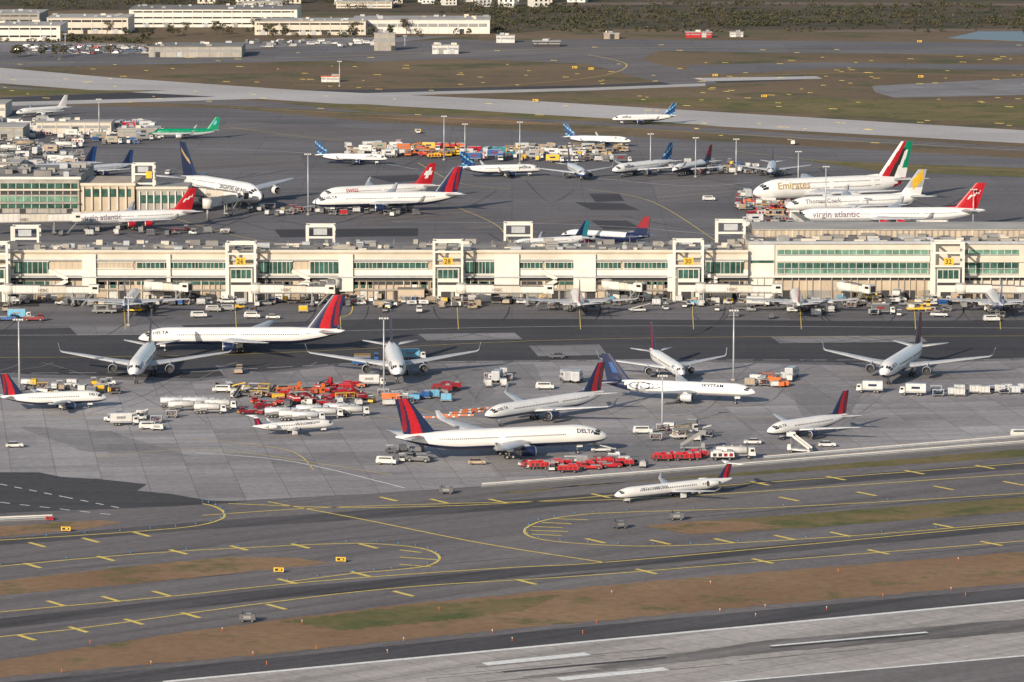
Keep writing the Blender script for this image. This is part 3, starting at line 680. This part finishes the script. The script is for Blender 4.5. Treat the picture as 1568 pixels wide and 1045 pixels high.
scatter(12,1005,1085,655,678,smallk,'NWWK'); scatter(12,1150,1215,580,594,smallk,'NWWO'); scatter(8,745,780,574,594,smallk,'WWN'); scatter(6,600,650,690,712,smallk,'WKG'); scatter(8,170,260,640,662,smallk,'WWK')
for i in range(6): V('equipment_trailer',red,815+i*11,722+random.uniform(-5,5)-i*.5,random.choice([0,5,180]),.85)
for i in range(7): V('tow_tractor' if i%3 else 'equipment_trailer',red,896+i*10,718+random.uniform(-3,5)-i,random.choice([0,10,180]),.8)
for i in range(6): V('equipment_trailer',red,1014+i*11,706+random.uniform(-2,4)-i*.6,0,.85)
scatter(12,800,990,711,722,smallk,'DWKG')
scatter(26,610,712,226,243,['box_truck','cargo_loader','equipment_trailer','belt_loader'],'YOOYYWNR')
scatter(70,780,955,230,250,['container_dolly','container_dolly','box_truck','cargo_loader','baggage_cart'],'WWNNYSGWK')
scatter(12,712,780,234,248,['box_truck','equipment_trailer'],'TTRWB'); scatter(28,530,620,226,242,['container_dolly','van','box_truck'],'WWWGN')
scatter(120,-10,245,188,222,['container_dolly','van','box_truck','baggage_cart','equipment_trailer','baggage_tug'],'WWWGSNBKG',s=1.0)
scatter(20,100,240,194,202,['box_truck','van'],'WWYRGG'); scatter(50,10,130,224,262,['container_dolly','van','fuel_tanker','baggage_cart','box_truck'],'WWGWNKG')
scatter(26,1080,1180,256,268,smallk,'WWYKG'); scatter(50,1130,1230,296,345,['cargo_loader','container_dolly','baggage_cart','equipment_trailer','box_truck'],'WWWGDNKG')
scatter(12,1150,1205,314,328,['equipment_trailer','cargo_loader'],'ORR'); scatter(20,1010,1150,250,268,smallk,'WBYWK')
scatter(50,380,640,318,332,smallk,'WWWNRGKK'); scatter(16,100,360,352,362,smallk,'WWGRK')
scatter(26,1140,1230,345,354,smallk,'WWNK'); scatter(14,1200,1520,350,358,mixk,'WWGK')
scatter(14,860,1020,372,382,smallk,'WWTK')
for x,y in [(1085,308),(1215,222),(258,268),(60,190),(640,205)]: V('van',whitev,x,y)
scatter(80,95,235,72,84,['car','car','van'],'WWKGRBKG'); scatter(40,20,120,70,80,['car'],'WKGBKG'); scatter(50,380,600,64,74,['van','car','container_dolly'],'WWKGKG')
bm_=MB()
for i in range(11):
    bm_.box((i*2.2,0,.55),(1.8,.45,1.0),orange if i%3 else whitev,0,(1,.5)); bm_.box((i*2.2,0,.06),(1.9,.7,.1),orange)
bme=bm_.mesh('safety_barricades')
for x,y,h in[(648,641,8),(672,637,-6),(690,634,20),(706,630,30),(722,634,70)]:
    p=G(x,y); p.z=.08; put(bme,'safety_barricades',p,math.radians(h),.42)
# ------------------------------------------------------------ terminal
BY=459
Yf=G(784,BY).y
fx=lambda p:WP(p,BY,Yf)[0]; fz=lambda p:WP(784,p,Yf)[1]
tb=MB()
def fb(p0,p1,t,b,m,out=.1,back=.0):
    x0,x1,z0,z1=fx(p0),fx(p1),max(fz(b),0.0),fz(t)
    tb.box(((x0+x1)/2,Yf-out/2+back/2,(z0+z1)/2),(x1-x0,out+back,z1-z0),m)
fb(-420,1145,386,462,beige,0,27)
fb(-420,1145,383,387,cream,.5,.6)
tb.box(((fx(-420)+fx(1145))/2,Yf+14.2,fz(386)+.1),(fx(1145)-fx(-420)-1,26,.2),roofm)
fb(-420,1145,390,397,cream,.35); fb(-420,1145,397,399,lgrey,.9); fb(-420,1145,413,422,twhite,.45); fb(-420,1145,423,425,lgrey,1.6)
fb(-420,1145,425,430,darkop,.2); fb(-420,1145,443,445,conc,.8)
x=-420
while x<1140:
    w=random.uniform(7,20)
    fb(x,x+w*.75,446+random.uniform(-1,1),461.5,random.choice([darkop,darkop,darkop,conc,grey,tan,beige,whitev]),.12)
    fb(x+w*.8,x+w*.88,430,462,cream if random.random()<.5 else conc,.5)
    if random.random()<.35: fb(x+1,x+w*.6,432,441,random.choice([darkop,conc,ggls,twhite]),.3)
    x+=w
x=-420
while x<1145:
    fb(x,x+.5,399,413,conc,.06); fb(x+4,x+4.5,430,443,conc,.06); x+=9
segs=[(-400,-330),(-300,-150),(-130,-20),(22,75),(150,205),(210,345),(397,448),(475,519),(541,655),(712,757),(795,830),(835,878),(912,950),(955,1022),(1080,1138)]
for i,(a,b) in enumerate(segs):
    tall=i in(3,6,7,9,14)
    t,bt=(402,411) if not tall else (401,419)
    g=ggls if i!=4 else beige
    fb(a,b,t,bt,g,.5 if tall else .25)
    k=a
    while k<b: fb(k,k+.6,t-.5,bt+.5,twhite,.62 if tall else .38); k+=random.choice([5,7,7,9])
    fb(a-1,b+1,t-1.2,t,twhite,.7); fb(a-1,b+1,bt,bt+1.2,twhite,.72)
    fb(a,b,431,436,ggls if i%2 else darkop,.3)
for a,b in((127,148),(258-2,262),(519,541),(757,795),(878,912),(-200,-180),(1022,1030)):
    fb(a,b,389,446,twhite,1.3)
for x in(82,452,690,830,1075,-260):
    xx=fx(x)
    for s,(zz) in((1,8.5),(-1,5.2)):
        tb.box((xx+2,Yf-1.2,zz),(6.5,1.0,1.2),twhite,0,(1,1),.45*s)
for a,b,h,m in((-60,-30,3.5,cream),(222,252,3.2,cream),(610,650,4,beige),(730,752,3.5,twhite),(1090,1120,4,cream),(930,948,4,twhite)):
    x0,x1=fx(a),fx(b); tb.box(((x0+x1)/2,Yf-2.6,h/2),(x1-x0,4.5,h),m); tb.box(((x0+x1)/2,Yf-2.6,h+.1),(x1-x0+.5,5,.2),roofm)
def gate(px0,px1,top,out=7.0):
    x0,x1=fx(px0),fx(px1); xc=(x0+x1)/2; w=x1-x0; zt=fz(top)
    tb.box((xc,Yf-out/2,5.6),(w*.80,out,11.2),twhite)
    tb.box((xc,Yf-out-.03,9.4),(w*.72,.1,2.9),ggls); tb.box((xc,Yf-out-.03,6.2),(w*.72,.1,.9),darkop)
    for k in range(5): tb.box((xc-w*.36+k*w*.18,Yf-out-.1,9.4),(.15,.15,3.0),twhite)
    tb.box((xc,Yf-out-.02,1.8),(w*.5,.1,3.4),darkop); tb.box((xc+w*.15,Yf-out-.1,1.8),(w*.1,.1,3.4),conc); tb.box((xc,Yf-out/2,11.35),(w*.86,out+.6,.3),roofl)
    for sx in(x0,x1):
        for yy in(-out-1.2,-1.8):
            tb.box((sx,Yf+yy,zt/2),(.75,.75,zt),twhite)
        tb.box((sx,Yf-out/2-1.5,zt-.4),(.6,out-1.4,.6),twhite); tb.box((sx,Yf-out/2-1.5,zt-3.7),(.5,out-1.4,.45),twhite)
    for zz in(zt-.4,zt-3.7,12.3): tb.box((xc,Yf-out-1.2,zz),(w-.8,.6,.65),twhite)
    tb.box((xc,Yf-1.8,zt-.4),(w-.8,.55,.6),twhite)
    tb.box((xc,Yf-out-1.7,13.9),(3.2,.25,2.3),yellow)
    return xc,Yf-out-1.85,13.9
gates=[(350,393,368,'26'),(665,708,365,'28'),(1031,1074,364,'30'),(-22,16,368,'24')]
signs=[(gate(a,b,c),t) for a,b,c,t in gates]
def bportal(px0,px1,top,YY,zb=0.0,m=None,mbb=None):
    mbb=mbb or tb; m=m or twhite
    x0,_=WP(px0,top,YY); x1,zt=WP(px1,top,YY)
    for sx in(x0,x1):
        for yy in(0,6.): mbb.box((sx,YY+yy,zt/2),(.8,.8,zt),m)
        mbb.box((sx,YY+3,zt-.4),(.6,5.2,.6),m)
    for zz in(zt-.4,zt-4.2,zt-8): mbb.box(((x0+x1)/2,YY,zz),(x1-x0-.8,.6,.7),m)
    mbb.box(((x0+x1)/2,YY+6,zt-.4),(x1-x0-.8,.55,.7),m)
    mbb.box(((x0+x1)/2,YY-.45,zt-2.2),((x1-x0)*.5,.2,2.2),lgrey)
for a,b,t in((470,511,345),(773,814,342),(1098,1140,338),(18,58,347)): bportal(a,b,t,Yf+31)
for i in range(230):
    x=random.uniform(fx(-400),fx(1140)); y=Yf+random.uniform(3,25); w=random.uniform(.8,4.5); h=random.uniform(.3,1.8)
    tb.box((x,y,fz(386)+.2+h/2),(w,random.uniform(1,3),h),random.choice([lgrey,grey,conc,dgrey,roofm,conc,cream]))
for i in range(30):
    x=random.uniform(fx(-400),fx(1140)); tb.cyl((x,Yf+12,fz(386)),(x,Yf+12,fz(386)+random.uniform(1.5,4)),.12,.08,grey,5)
for sx in range(int(fx(-400)),int(fx(1140)),3): tb.box((sx,Yf-.1,fz(383)+.5),(.07,.07,1.0),grey)
tb.box(((fx(-420)+fx(1145))/2,Yf-.1,fz(383)+1.02),(fx(1145)-fx(-420),.07,.07),grey)
term=tb.obj('airport_terminal')
for (x,y,z),t in signs:
    me=text_mesh(t,2.2,False); me.materials.append(black); o=put(me,'gate_number',(x-1.25,y,z-.8),parent=term); o.rotation_euler=(math.pi/2,0,0)
tb=MB(); Yf2=Yf+2.5
def f2(p0,p1,t,b,m,out=.1,back=.0):
    x0,x1,z0,z1=fx(p0),fx(p1),max(fz(b),0.0),fz(t)
    tb.box(((x0+x1)/2,Yf2-out/2+back/2,(z0+z1)/2),(x1-x0,out+back,z1-z0),m)
f2(1146,1950,374,462,cream,0,42); f2(1146,1950,371,375,lgrey,.6,.6)
f2(1146,1186,376,458,twhite,.5)
tb.box(((fx(1160)+fx(1800))/2,Yf2+30,fz(368)),(fx(1800)-fx(1160),24,2.6),beige); tb.box(((fx(1160)+fx(1800))/2,Yf2+30,fz(368)+1.42),(fx(1801)-fx(1159),25,.25),roofl)
for k in range(1165,1800,9): tb.box((fx(k),Yf2+17.9,fz(368)),(.5,.2,2.4),random.choice([conc,cream,grey]))
for t,b,g in((384,391,ggls2),(404,412,ggls),(414,420,ggls2)):
    for a,c in((1190,1424),(1472,1560),(1580,1900)):
        f2(a,c,t,b,g,.25); k=a
        while k<c: f2(k,k+.7,t,b,twhite,.4); k+=11
        f2(a,c,b,b+1,lgrey,.5)
f2(1190,1424,393,402,twhite,.6); f2(1150,1185,400,404,ggls,.6); f2(1470,1950,396,403,cream,.6); f2(1146,1950,423,426,twhite,1.4); f2(1146,1950,426,431,darkop,.2)
f2(1190,1420,431,446,beige,.3)
x=1150
while x<1940:
    w=random.uniform(8,20); f2(x,x+w*.75,446,461.5,random.choice([darkop,conc,grey,tan,darkop,darkop]),.35); f2(x+w*.82,x+w*.9,426,462,random.choice([cream,conc]),.8); x+=w
for i in range(130):
    x=random.uniform(fx(1150),fx(1900)); y=Yf2+random.uniform(3,16); h=random.uniform(.4,2.0)
    tb.box((x,y,fz(374)+h/2),(random.uniform(1,5),random.uniform(1,3),h),random.choice([lgrey,grey,conc,dgrey,roofm,cream]))
x0,x1=fx(1146),fx(1950); tb.box(((x0+x1)/2,Yf2+21,fz(374)+.06),(x1-x0-1,40,.12),roofm)
s=gate(1425,1470,366,8.0)
bportal(1408,1452,340,Yf+48)
t2=tb.obj('terminal_building')
me=text_mesh('32',2.2,False); me.materials.append(black); o=put(me,'gate_number',(s[0]-1.25,s[1],s[2]-.8),parent=t2); o.rotation_euler=(math.pi/2,0,0)
# ------------------------------------------------------------ jet bridges
ink=mat('label_ink',(.22,.17,.17))
def jet_bridge(a,b,z=4.6,label=True,h=2.5):
    p=Vector((a.x,a.y,0)); q=Vector((b.x,b.y,0)); d=(q-p); L=d.length; hd=math.atan2(d.y,d.x); mb=MB()
    mb.cyl((0,0,0),(0,0,z-.3),.5,.5,grey,8); mb.cyl((0,0,z-.4),(0,0,z+h+.2),2.0,2.0,twhite,14); mb.cyl((0,0,z+h+.2),(0,0,z+h+.5),2.2,1.2,roofl,14)
    n=3
    for i in range(n):
        x0=1.5+(L-4)*i/n; x1=1.5+(L-4)*(i+1)/n+.5; w=3.2-i*.22; hh=h+.1-i*.25
        mb.box(((x0+x1)/2,0,z+hh/2-.1),(x1-x0,w,hh),twhite if i!=1 else cream); mb.box(((x0+x1)/2,0,z+hh-.02),(x1-x0-.3,w-.3,.12),roofm)
        mb.box(((x0+x1)/2,0,z-.25),(x1-x0-.1,w-.5,.3),dgrey)
        for s_ in(-1,1):
            k=x0+.8
            while k<x1-.5: mb.box((k,s_*(w/2+.02),z+hh/2-.1),(.12,.06,hh*.94),lgrey); k+=1.9
            mb.box(((x0+x1)/2,s_*(w/2+.04),z+.12),(x1-x0-.2,.06,.18),grey)
    mb.box((L-1.2,0,z+h/2),(3.2,3.6,h+.3),twhite); mb.box((L+.42,0,z+h/2-.1),(.12,2.4,h*.8),darkop); mb.box((L-.8,-1.83,z+1.7),(1.6,.08,.8),dark); mb.box((L-.8,1.83,z+1.7),(1.6,.08,.8),dark)
    xs=L*.72
    for s_ in(-1.6,1.6): mb.box((xs,s_,z/2+.3),(.45,.4,z-.3),grey)
    mb.box((xs,0,.9),(1.2,3.6,.5),grey)
    for s_ in(-1.1,1.1): mb.cyl((xs,s_-.25,.55),(xs,s_+.25,.55),.55,.55,black,10)
    for k in range(9): mb.box((L-5+.45*k,-2.4,.4+k*.5),(.5,.9,.1),grey)
    mb.box((L-3.2,-2.9,2.9),(5.8,.06,.3),grey,0,(1,1),-.84)
    o=put(mb.mesh('jet_bridge'),'jet_bridge',(p.x,p.y,.08),hd)
    if label:
        fl=(math.cos(hd)<0); me=text_mesh('HSBC',1.4,False); me.materials.append(ink)
        t=put(me,'side_lettering',parent=o)
        if fl: t.location=(L*.42+5,1.66,z+.5); t.rotation_euler=(math.pi/2,0,math.pi)
        else: t.location=(L*.42-2.5,-1.66,z+.5); t.rotation_euler=(math.pi/2,0,0)
    return o
for a,b in [((393,469),(512,470)),((708,469),(846,470)),((1074,468),(1195,469)),((1472,469),(1600,470)),((14,470),(150,470))]:
    jet_bridge(G(*a),G(*b))
for a,b in [((512,460),(468,467)),((930,463),(985,467)),((1290,465),(1335,470)),((230,464),(290,467))]: jet_bridge(G(*a),G(*b),label=False)
for a,b in [((-20,362),(122,359)),((290,318),(376,326)),((318,338),(362,328))]: jet_bridge(G(*a),G(*b),z=5.2,h=3.2)
jet_bridge(G(1240,372),G(1215,352),z=5)
# ------------------------------------------------------------ left concourse
Yl_=G(100,331).y
tb=MB()
def f3(p0,p1,t,b,m,out=.1,back=.0,dy=0):
    x0,z1=WP(p0,t,Yl_); x1,z0=WP(p1,b,Yl_); z0=max(z0,0)
    tb.box(((x0+x1)/2,Yl_+dy-out/2+back/2,(z0+z1)/2),(x1-x0,out+back,z1-z0),m)
f3(-600,122,274,340,conc,0,60); f3(-600,124,271,275,twhite,.6,.6)
for t,b,g in((281,289,ggls),(293,298,darkop),(301,309,ggls2),(313,319,ggls)):
    f3(-600,118,t,b,g,.3)
    k=-600
    while k<118: f3(k,k+1,t,b,cream,.5); k+=12
f3(-600,122,289.5,292,cream,.7); f3(-600,122,310,312,conc,.9)
for k in range(-600,120,18): f3(k,k+9,320,330,random.choice([darkop,conc,grey]),.3)
f3(122.5,206,284,340,beige,-1,40); f3(128,200,290,302,ggls,-.8,1.2) ; f3(122,207,281,285,cream,-.6,2)
for k in range(126,204,13): f3(k,k+3,286,322,cream,-.2,1.5)
f3(207,286,290,340,conc,-2.5,30); f3(206,287,287,291,cream,-2,4); f3(212,280,300,312,ggls,-2.2,2.5)
for k in range(212,284,11): f3(k,k+2,294,322,twhite,-1.8,2.5)
x0_,z_=WP(-600,274,Yl_); x1_,_=WP(122,274,Yl_); tb.box(((x0_+x1_)/2,Yl_+31,z_+.12),(x1_-x0_-1,58,.2),roofm)
for i in range(110):
    x,z=WP(random.uniform(-400,110),272,Yl_); h=random.uniform(.6,2.6)
    tb.box((x,Yl_+random.uniform(5,50),z+h/2-.5),(random.uniform(1.5,7),random.uniform(2,5),h),random.choice([lgrey,grey,conc,dgrey,conc,roofm,cream]))
bportal(203,235,251,Yl_+12,mbb=tb); bportal(15,50,262,Yl_+65,mbb=tb)
x0,z=WP(228,268,Yl_+11); tb.box((x0,Yl_+11,z),(2.4,.3,2.8),yellow)
tb.obj('concourse_building')
def shed(p0,p1,top,base,m,depth=20,name='service_building',band=None,rm=None):
    Y=G(784,base).y; x0,_=WP(p0,base,Y); x1,z=WP(p1,top,Y); b=MB(); w=x1-x0; xc=(x0+x1)/2
    b.box((xc,Y+depth/2,z/2),(w,depth,z),m); b.box((xc,Y+depth/2,z+.15),(w+.8,depth+.8,.3),rm or roofl)
    nb=band or 1
    for i in range(nb):
        zz=z*(i+.62)/nb
        b.box((xc,Y-.06,zz),(w*.96,.12,z*.24/nb),dark if nb>1 else grey)
    k=x0+3
    while k<x1-3:
        b.box((k,Y-.12,z/2),(.5,.2,z*.98),m)
        if random.random()<.4: b.box((k+2.5,Y-.1,1.7),(3,.15,3.2),random.choice([darkop,grey,lgrey]))
        k+=7
    for i in range(int(w/8)+1): b.box((random.uniform(x0+1,x1-1),Y+random.uniform(2,depth-1),z+.9),(random.uniform(1,4),2,1.2),random.choice([grey,lgrey,cream]))
    b.obj(name)
shed(-100,35,196,216,conc,30); shed(55,170,188,205,cream,16); shed(180,240,198,210,conc,12); shed(-60,8,160,180,cream,30); shed(-60,30,250,266,conc,20)
shed(-200,92,40,63,twhite,50,'warehouse',2); shed(72,196,28,52,cream,50,'warehouse',2); shed(198,455,15,42,twhite,60,'warehouse',3,roofm); shed(390,560,33,54,cream,40,'warehouse',2); shed(540,750,31,52,twhite,50,'warehouse',1)
shed(228,370,72,88,conc,40,'warehouse',1,roofm); shed(-80,60,22,36,conc,60,'warehouse',2); shed(662,702,70,83,whitev,10,'service_building',1); shed(370,432,3,12,twhite,30,'office_building',2); shed(515,600,3,13,cream,40,'office_building',2)
shed(816,858,64,72,darkop,12); shed(1050,1090,50,58,red,10); shed(760,788,55,66,whitev,10); shed(492,520,118,126,whitev,6,rm=orange); shed(573,605,52,78,conc,10); shed(925,948,52,60,tan,10); shed(1118,1138,50,57,whitev,8)
# ------------------------------------------------------------ masts
def mast(px,base,top,nm='floodlight_mast'):
    p=G(px,base); _,z=WP(px,top,p.y); b=MB()
    b.cyl((0,0,0),(0,0,z),.32,.16,lgrey,8); b.cyl((0,0,0),(0,0,.8),.7,.7,conc,8)
    b.box((0,0,z),(2.6,.25,.3),grey)
    for x in(-1.1,-.4,.4,1.1): b.box((x,-.3,z-.1),(.5,.6,.4),whitev,0,(.8,.8),.0)
    put(b.mesh(nm),nm,(p.x,p.y,0))
for a in [(30,600,489),(588,602,487),(1123,584,475),(1014,660,575),(197,500,455),(680,246,178),(712,246,190),(796,252,187),(996,268,205),(1065,272,211),(1127,268,213),(152,212,152),(472,330,236),(520,133,94),(994,380,337),(1264,345,255),(1222,300,232),(1490,350,290),(-60,600,489),(1650,590,480),(100,70,52),(620,70,55)]: mast(*a)
# ------------------------------------------------------------ blast fence
def fence(pts,h,name):
    b=MB(); W=[G(*p) for p in pts]
    for a,c in zip(W,W[1:]):
        d=c-a; L=d.length; hd=math.atan2(d.y,d.x); n=int(L/4)
        for i in range(n+1):
            p=a+d*(i/n); b.box((p.x,p.y+.35,h/2),(.2,.5,h),grey,hd,(1,.4))
        m_=(a+c)/2
        for k,zz in enumerate((.3,.85,1.4)):
            b.box((m_.x,m_.y-.05+.06*k,zz*h/1.7),(L,.08,.40*h/1.7),[grey,lgrey,twhite][k],hd)
    b.obj(name)
fence([(738,747),(1000,727),(1300,702),(1568,681),(2000,646)],1.2,'blast_fence')
fence([(1170,705),(1568,672),(2000,636)],1.2,'blast_fence'); fence([(-200,808),(80,796)],1.3,'blast_fence')
# ------------------------------------------------------------ signs and edge lights
def tsign(px,py,s=1.0,m=None):
    p=G(px,py); b=MB(); b.box((0,0,1.0*s),(3.0*s,.35,1.2*s),m or yellow); b.box((0,-.2,1.0*s),(2.2*s,.05,.7*s),black); b.box((.3*s,-.24,1.0*s),(.9*s,.04,.4*s),m or yellow)
    for x in(-1.2,1.2): b.cyl((x*s,0,0),(x*s,0,.4*s),.08,.08,grey,6)
    put(b.mesh('taxiway_sign'),'taxiway_sign',(p.x,p.y,.06),-.15)
for a in((522,862),(427,878),(101,815),(880,106),(1170,150),(1408,66),(1095,118),(905,108),(640,203),(820,157),(1410,120)): tsign(*a,s=.75 if a[1]>300 else 1.0)
tsign(76,798,.6,red)
el=MB()
for l,n in(([(0,1040),(1568,895)],11),([(0,1000),(1568,850)],8),([(300,1030),(1568,905)],7)):
    for i in range(n):
        t=(i+random.uniform(.2,.8))/n; p=G(l[0][0]+(l[1][0]-l[0][0])*t,l[0][1]+(l[1][1]-l[0][1])*t)
        el.cyl((p.x,p.y,0),(p.x,p.y,.6),.07,.05,orange,6); el.cyl((p.x,p.y,.6),(p.x,p.y,.85),.13,.1,whitev if i%3 else orange,8)
for l in(Yl[2],Yl[3],Yl[4]):
    for i,(x,y) in enumerate(cat(l,2)):
        p=G(x,y-3); el.cyl((p.x,p.y,0),(p.x,p.y,.35),.08,.07,lblue,6); el.cyl((p.x,p.y,.35),(p.x,p.y,.6),.15,.12,blue,6)
el.obj('runway_edge_lights')
# ------------------------------------------------------------ vegetation
lf=[mat('foliage_dark',(.045,.052,.028),.9,var=.3),mat('foliage_mid',(.07,.072,.036),.9,var=.3),mat('foliage_brown',(.10,.075,.045),.9,var=.3),mat('foliage_olive',(.088,.082,.04),.9,var=.3)]
bark=mat('bark',(.10,.075,.055),.9)
def leaves(mb,c,r,n,pal,sz):
    for i in range(n):
        d=Vector((random.gauss(0,1),random.gauss(0,1),random.gauss(0,1))).normalized()*r*random.uniform(.4,1.1)
        p=c+Vector((d.x,d.y,d.z*.7)); u=Vector((random.gauss(0,1),random.gauss(0,1),random.gauss(0,1))).normalized(); w=u.orthogonal().normalized()*sz*random.uniform(.6,1.2); u=u.cross(w).normalized()*sz*random.uniform(.6,1.2)
        mb.face([p-w,p+u*.6,p+w,p-u],random.choice(pal))
def treemesh(h):
    b=MB(); b.cyl((0,0,0),(0,0,h*.45),.3,.2,bark,7)
    pal=random.choice([[lf[0],lf[1]],[lf[1],lf[3]],[lf[2],lf[3],lf[1]]])
    for k in range(9):
        a=random.uniform(0,6.28); r=random.uniform(.12,.34)*h; z=random.uniform(.42,.88)*h; e=Vector((math.cos(a)*r,math.sin(a)*r,z))
        b.cyl((0,0,h*random.uniform(.25,.45)),e,.13,.04,bark,5); leaves(b,e,h*random.uniform(.13,.2),42,pal,.45)
    leaves(b,Vector((0,0,h*.85)),h*.18,50,pal,.45)
    return b.mesh('tree')
TM=[treemesh(h) for h in(8,10,12,9)]
for i in range(46):
    x=random.uniform(-40,760); y=random.choice([random.uniform(58,68),random.uniform(52,60),random.uniform(84,90)]) if x<620 else random.uniform(50,58)
    if y>80 and x>230: continue
    put(random.choice(TM),'tree',G(x,y),random.uniform(0,6),random.uniform(.6,1.0))
tm=MB()
def treemass(n,x0,x1,y0,y1,h0,h1):
    cl=[(random.uniform(x0,x1),random.uniform(y0,y1)) for i in range(max(6,n//18))]
    for i in range(n):
        if random.random()<.7: c=random.choice(cl); x=c[0]+random.gauss(0,28); y=min(max(c[1]+random.gauss(0,1.6),y0),y1)
        else: x=random.uniform(x0,x1); y=random.uniform(y0,y1)
        p=G(x,y); h=random.uniform(h0,h1)*random.choice([1,1,.6])
        r=h*random.uniform(.5,.9); pal=random.choice([[lf[0],lf[0],lf[1]],[lf[0],lf[1]],[lf[1],lf[2],lf[0]],[lf[2],lf[1]]])
        tm.cyl(p,p+Vector((0,0,h*.5)),.2,.12,bark,4)
        leaves(tm,p+Vector((0,0,h*.42)),r,int(14+h*4),pal,.75)
treemass(1000,740,1650,18,40,1.8,4.6); treemass(220,740,1650,6,18,2,5); treemass(260,-80,740,-6,14,4,8); treemass(260,880,1650,34,50,1.2,3); treemass(60,0,230,60,66,2,4); treemass(40,380,760,44,60,3,6); treemass(420,-300,1900,-30,4,4,8)
tm.obj('distant_tree_line')
gpoly('scrubland',wob([(-500,-20),(2200,-20),(2200,36),(1568,44),(1200,46),(900,44),(760,52),(740,20),(-500,12)],1,40),gmat('scrub_soil',(.095,.078,.055),(.135,.105,.07),big=.008,c3=(.06,.063,.038)),.02)
M_tr=gmat('track_soil',(.17,.13,.10),(.21,.16,.125))
for q in ([(1250,47),(1568,44),(1900,44),(1900,47),(1568,48),(1250,50)],[(760,6),(1100,3),(1568,6),(1568,9),(1100,7),(760,10)]): gpoly('dirt_track',q,M_tr,.05)
def house():
    b=MB(); b.box((0,0,2.6),(10,8,5.2),random.choice([twhite,cream,whitev])); b.face([(-5.3,-4.3,5.2),(5.3,-4.3,5.2),(5.3,0,8),(-5.3,0,8)],roofm); b.face([(-5.3,4.3,5.2),(5.3,4.3,5.2),(5.3,0,8),(-5.3,0,8)],roofm)
    b.face([(-5,-4,5.2),(-5,4,5.2),(-5,0,7.9)],cream); b.face([(5,-4,5.2),(5,4,5.2),(5,0,7.9)],cream)
    for x in(-3,0,3):
        for z in(1.6,3.9): b.box((x,-4.03,z),(1.2,.08,1.3),dark)
    return b.mesh('house')
HM=[house() for i in range(3)]
for i in range(34): put(random.choice(HM),'house',G(random.uniform(300,900) if i<26 else random.uniform(900,1600),random.uniform(-3,11) if i<26 else random.uniform(-8,0)),random.uniform(-.4,.4),random.uniform(1,1.5))
# ------------------------------------------------------------ light, camera
el_=math.radians(21.5); dv=Vector((.48,.88)).normalized()
ld=Vector((dv.x*math.cos(el_),dv.y*math.cos(el_),-math.sin(el_)))
sl=bpy.data.lights.new('sun','SUN'); sl.energy=5.0; sl.angle=math.radians(.5); sl.color=(1,.875,.71)
so=bpy.data.objects.new('sun',sl); COL.objects.link(so); so.rotation_euler=ld.to_track_quat('-Z','Y').to_euler()
w=bpy.data.worlds.new('World'); S.world=w; w.use_nodes=True; nt=w.node_tree
sk=nt.nodes.new('ShaderNodeTexSky'); sk.sky_type='NISHITA'; sk.sun_disc=False; sk.sun_elevation=el_; sk.sun_rotation=math.atan2(-dv.x,-dv.y)
nt.links.new(sk.outputs[0],nt.nodes['Background'].inputs[0]); nt.nodes['Background'].inputs[1].default_value=.12
cd=bpy.data.cameras.new('camera'); cam=bpy.data.objects.new('camera',cd); COL.objects.link(cam); S.camera=cam
cam.location=(0,0,H); cam.rotation_euler=(math.pi/2-TH,0,0); cd.sensor_width=36; cd.lens=36*F/1568; cd.clip_start=1; cd.clip_end=60000
S.view_settings.view_transform='Standard'; S.view_settings.look='None'; S.view_settings.exposure=0
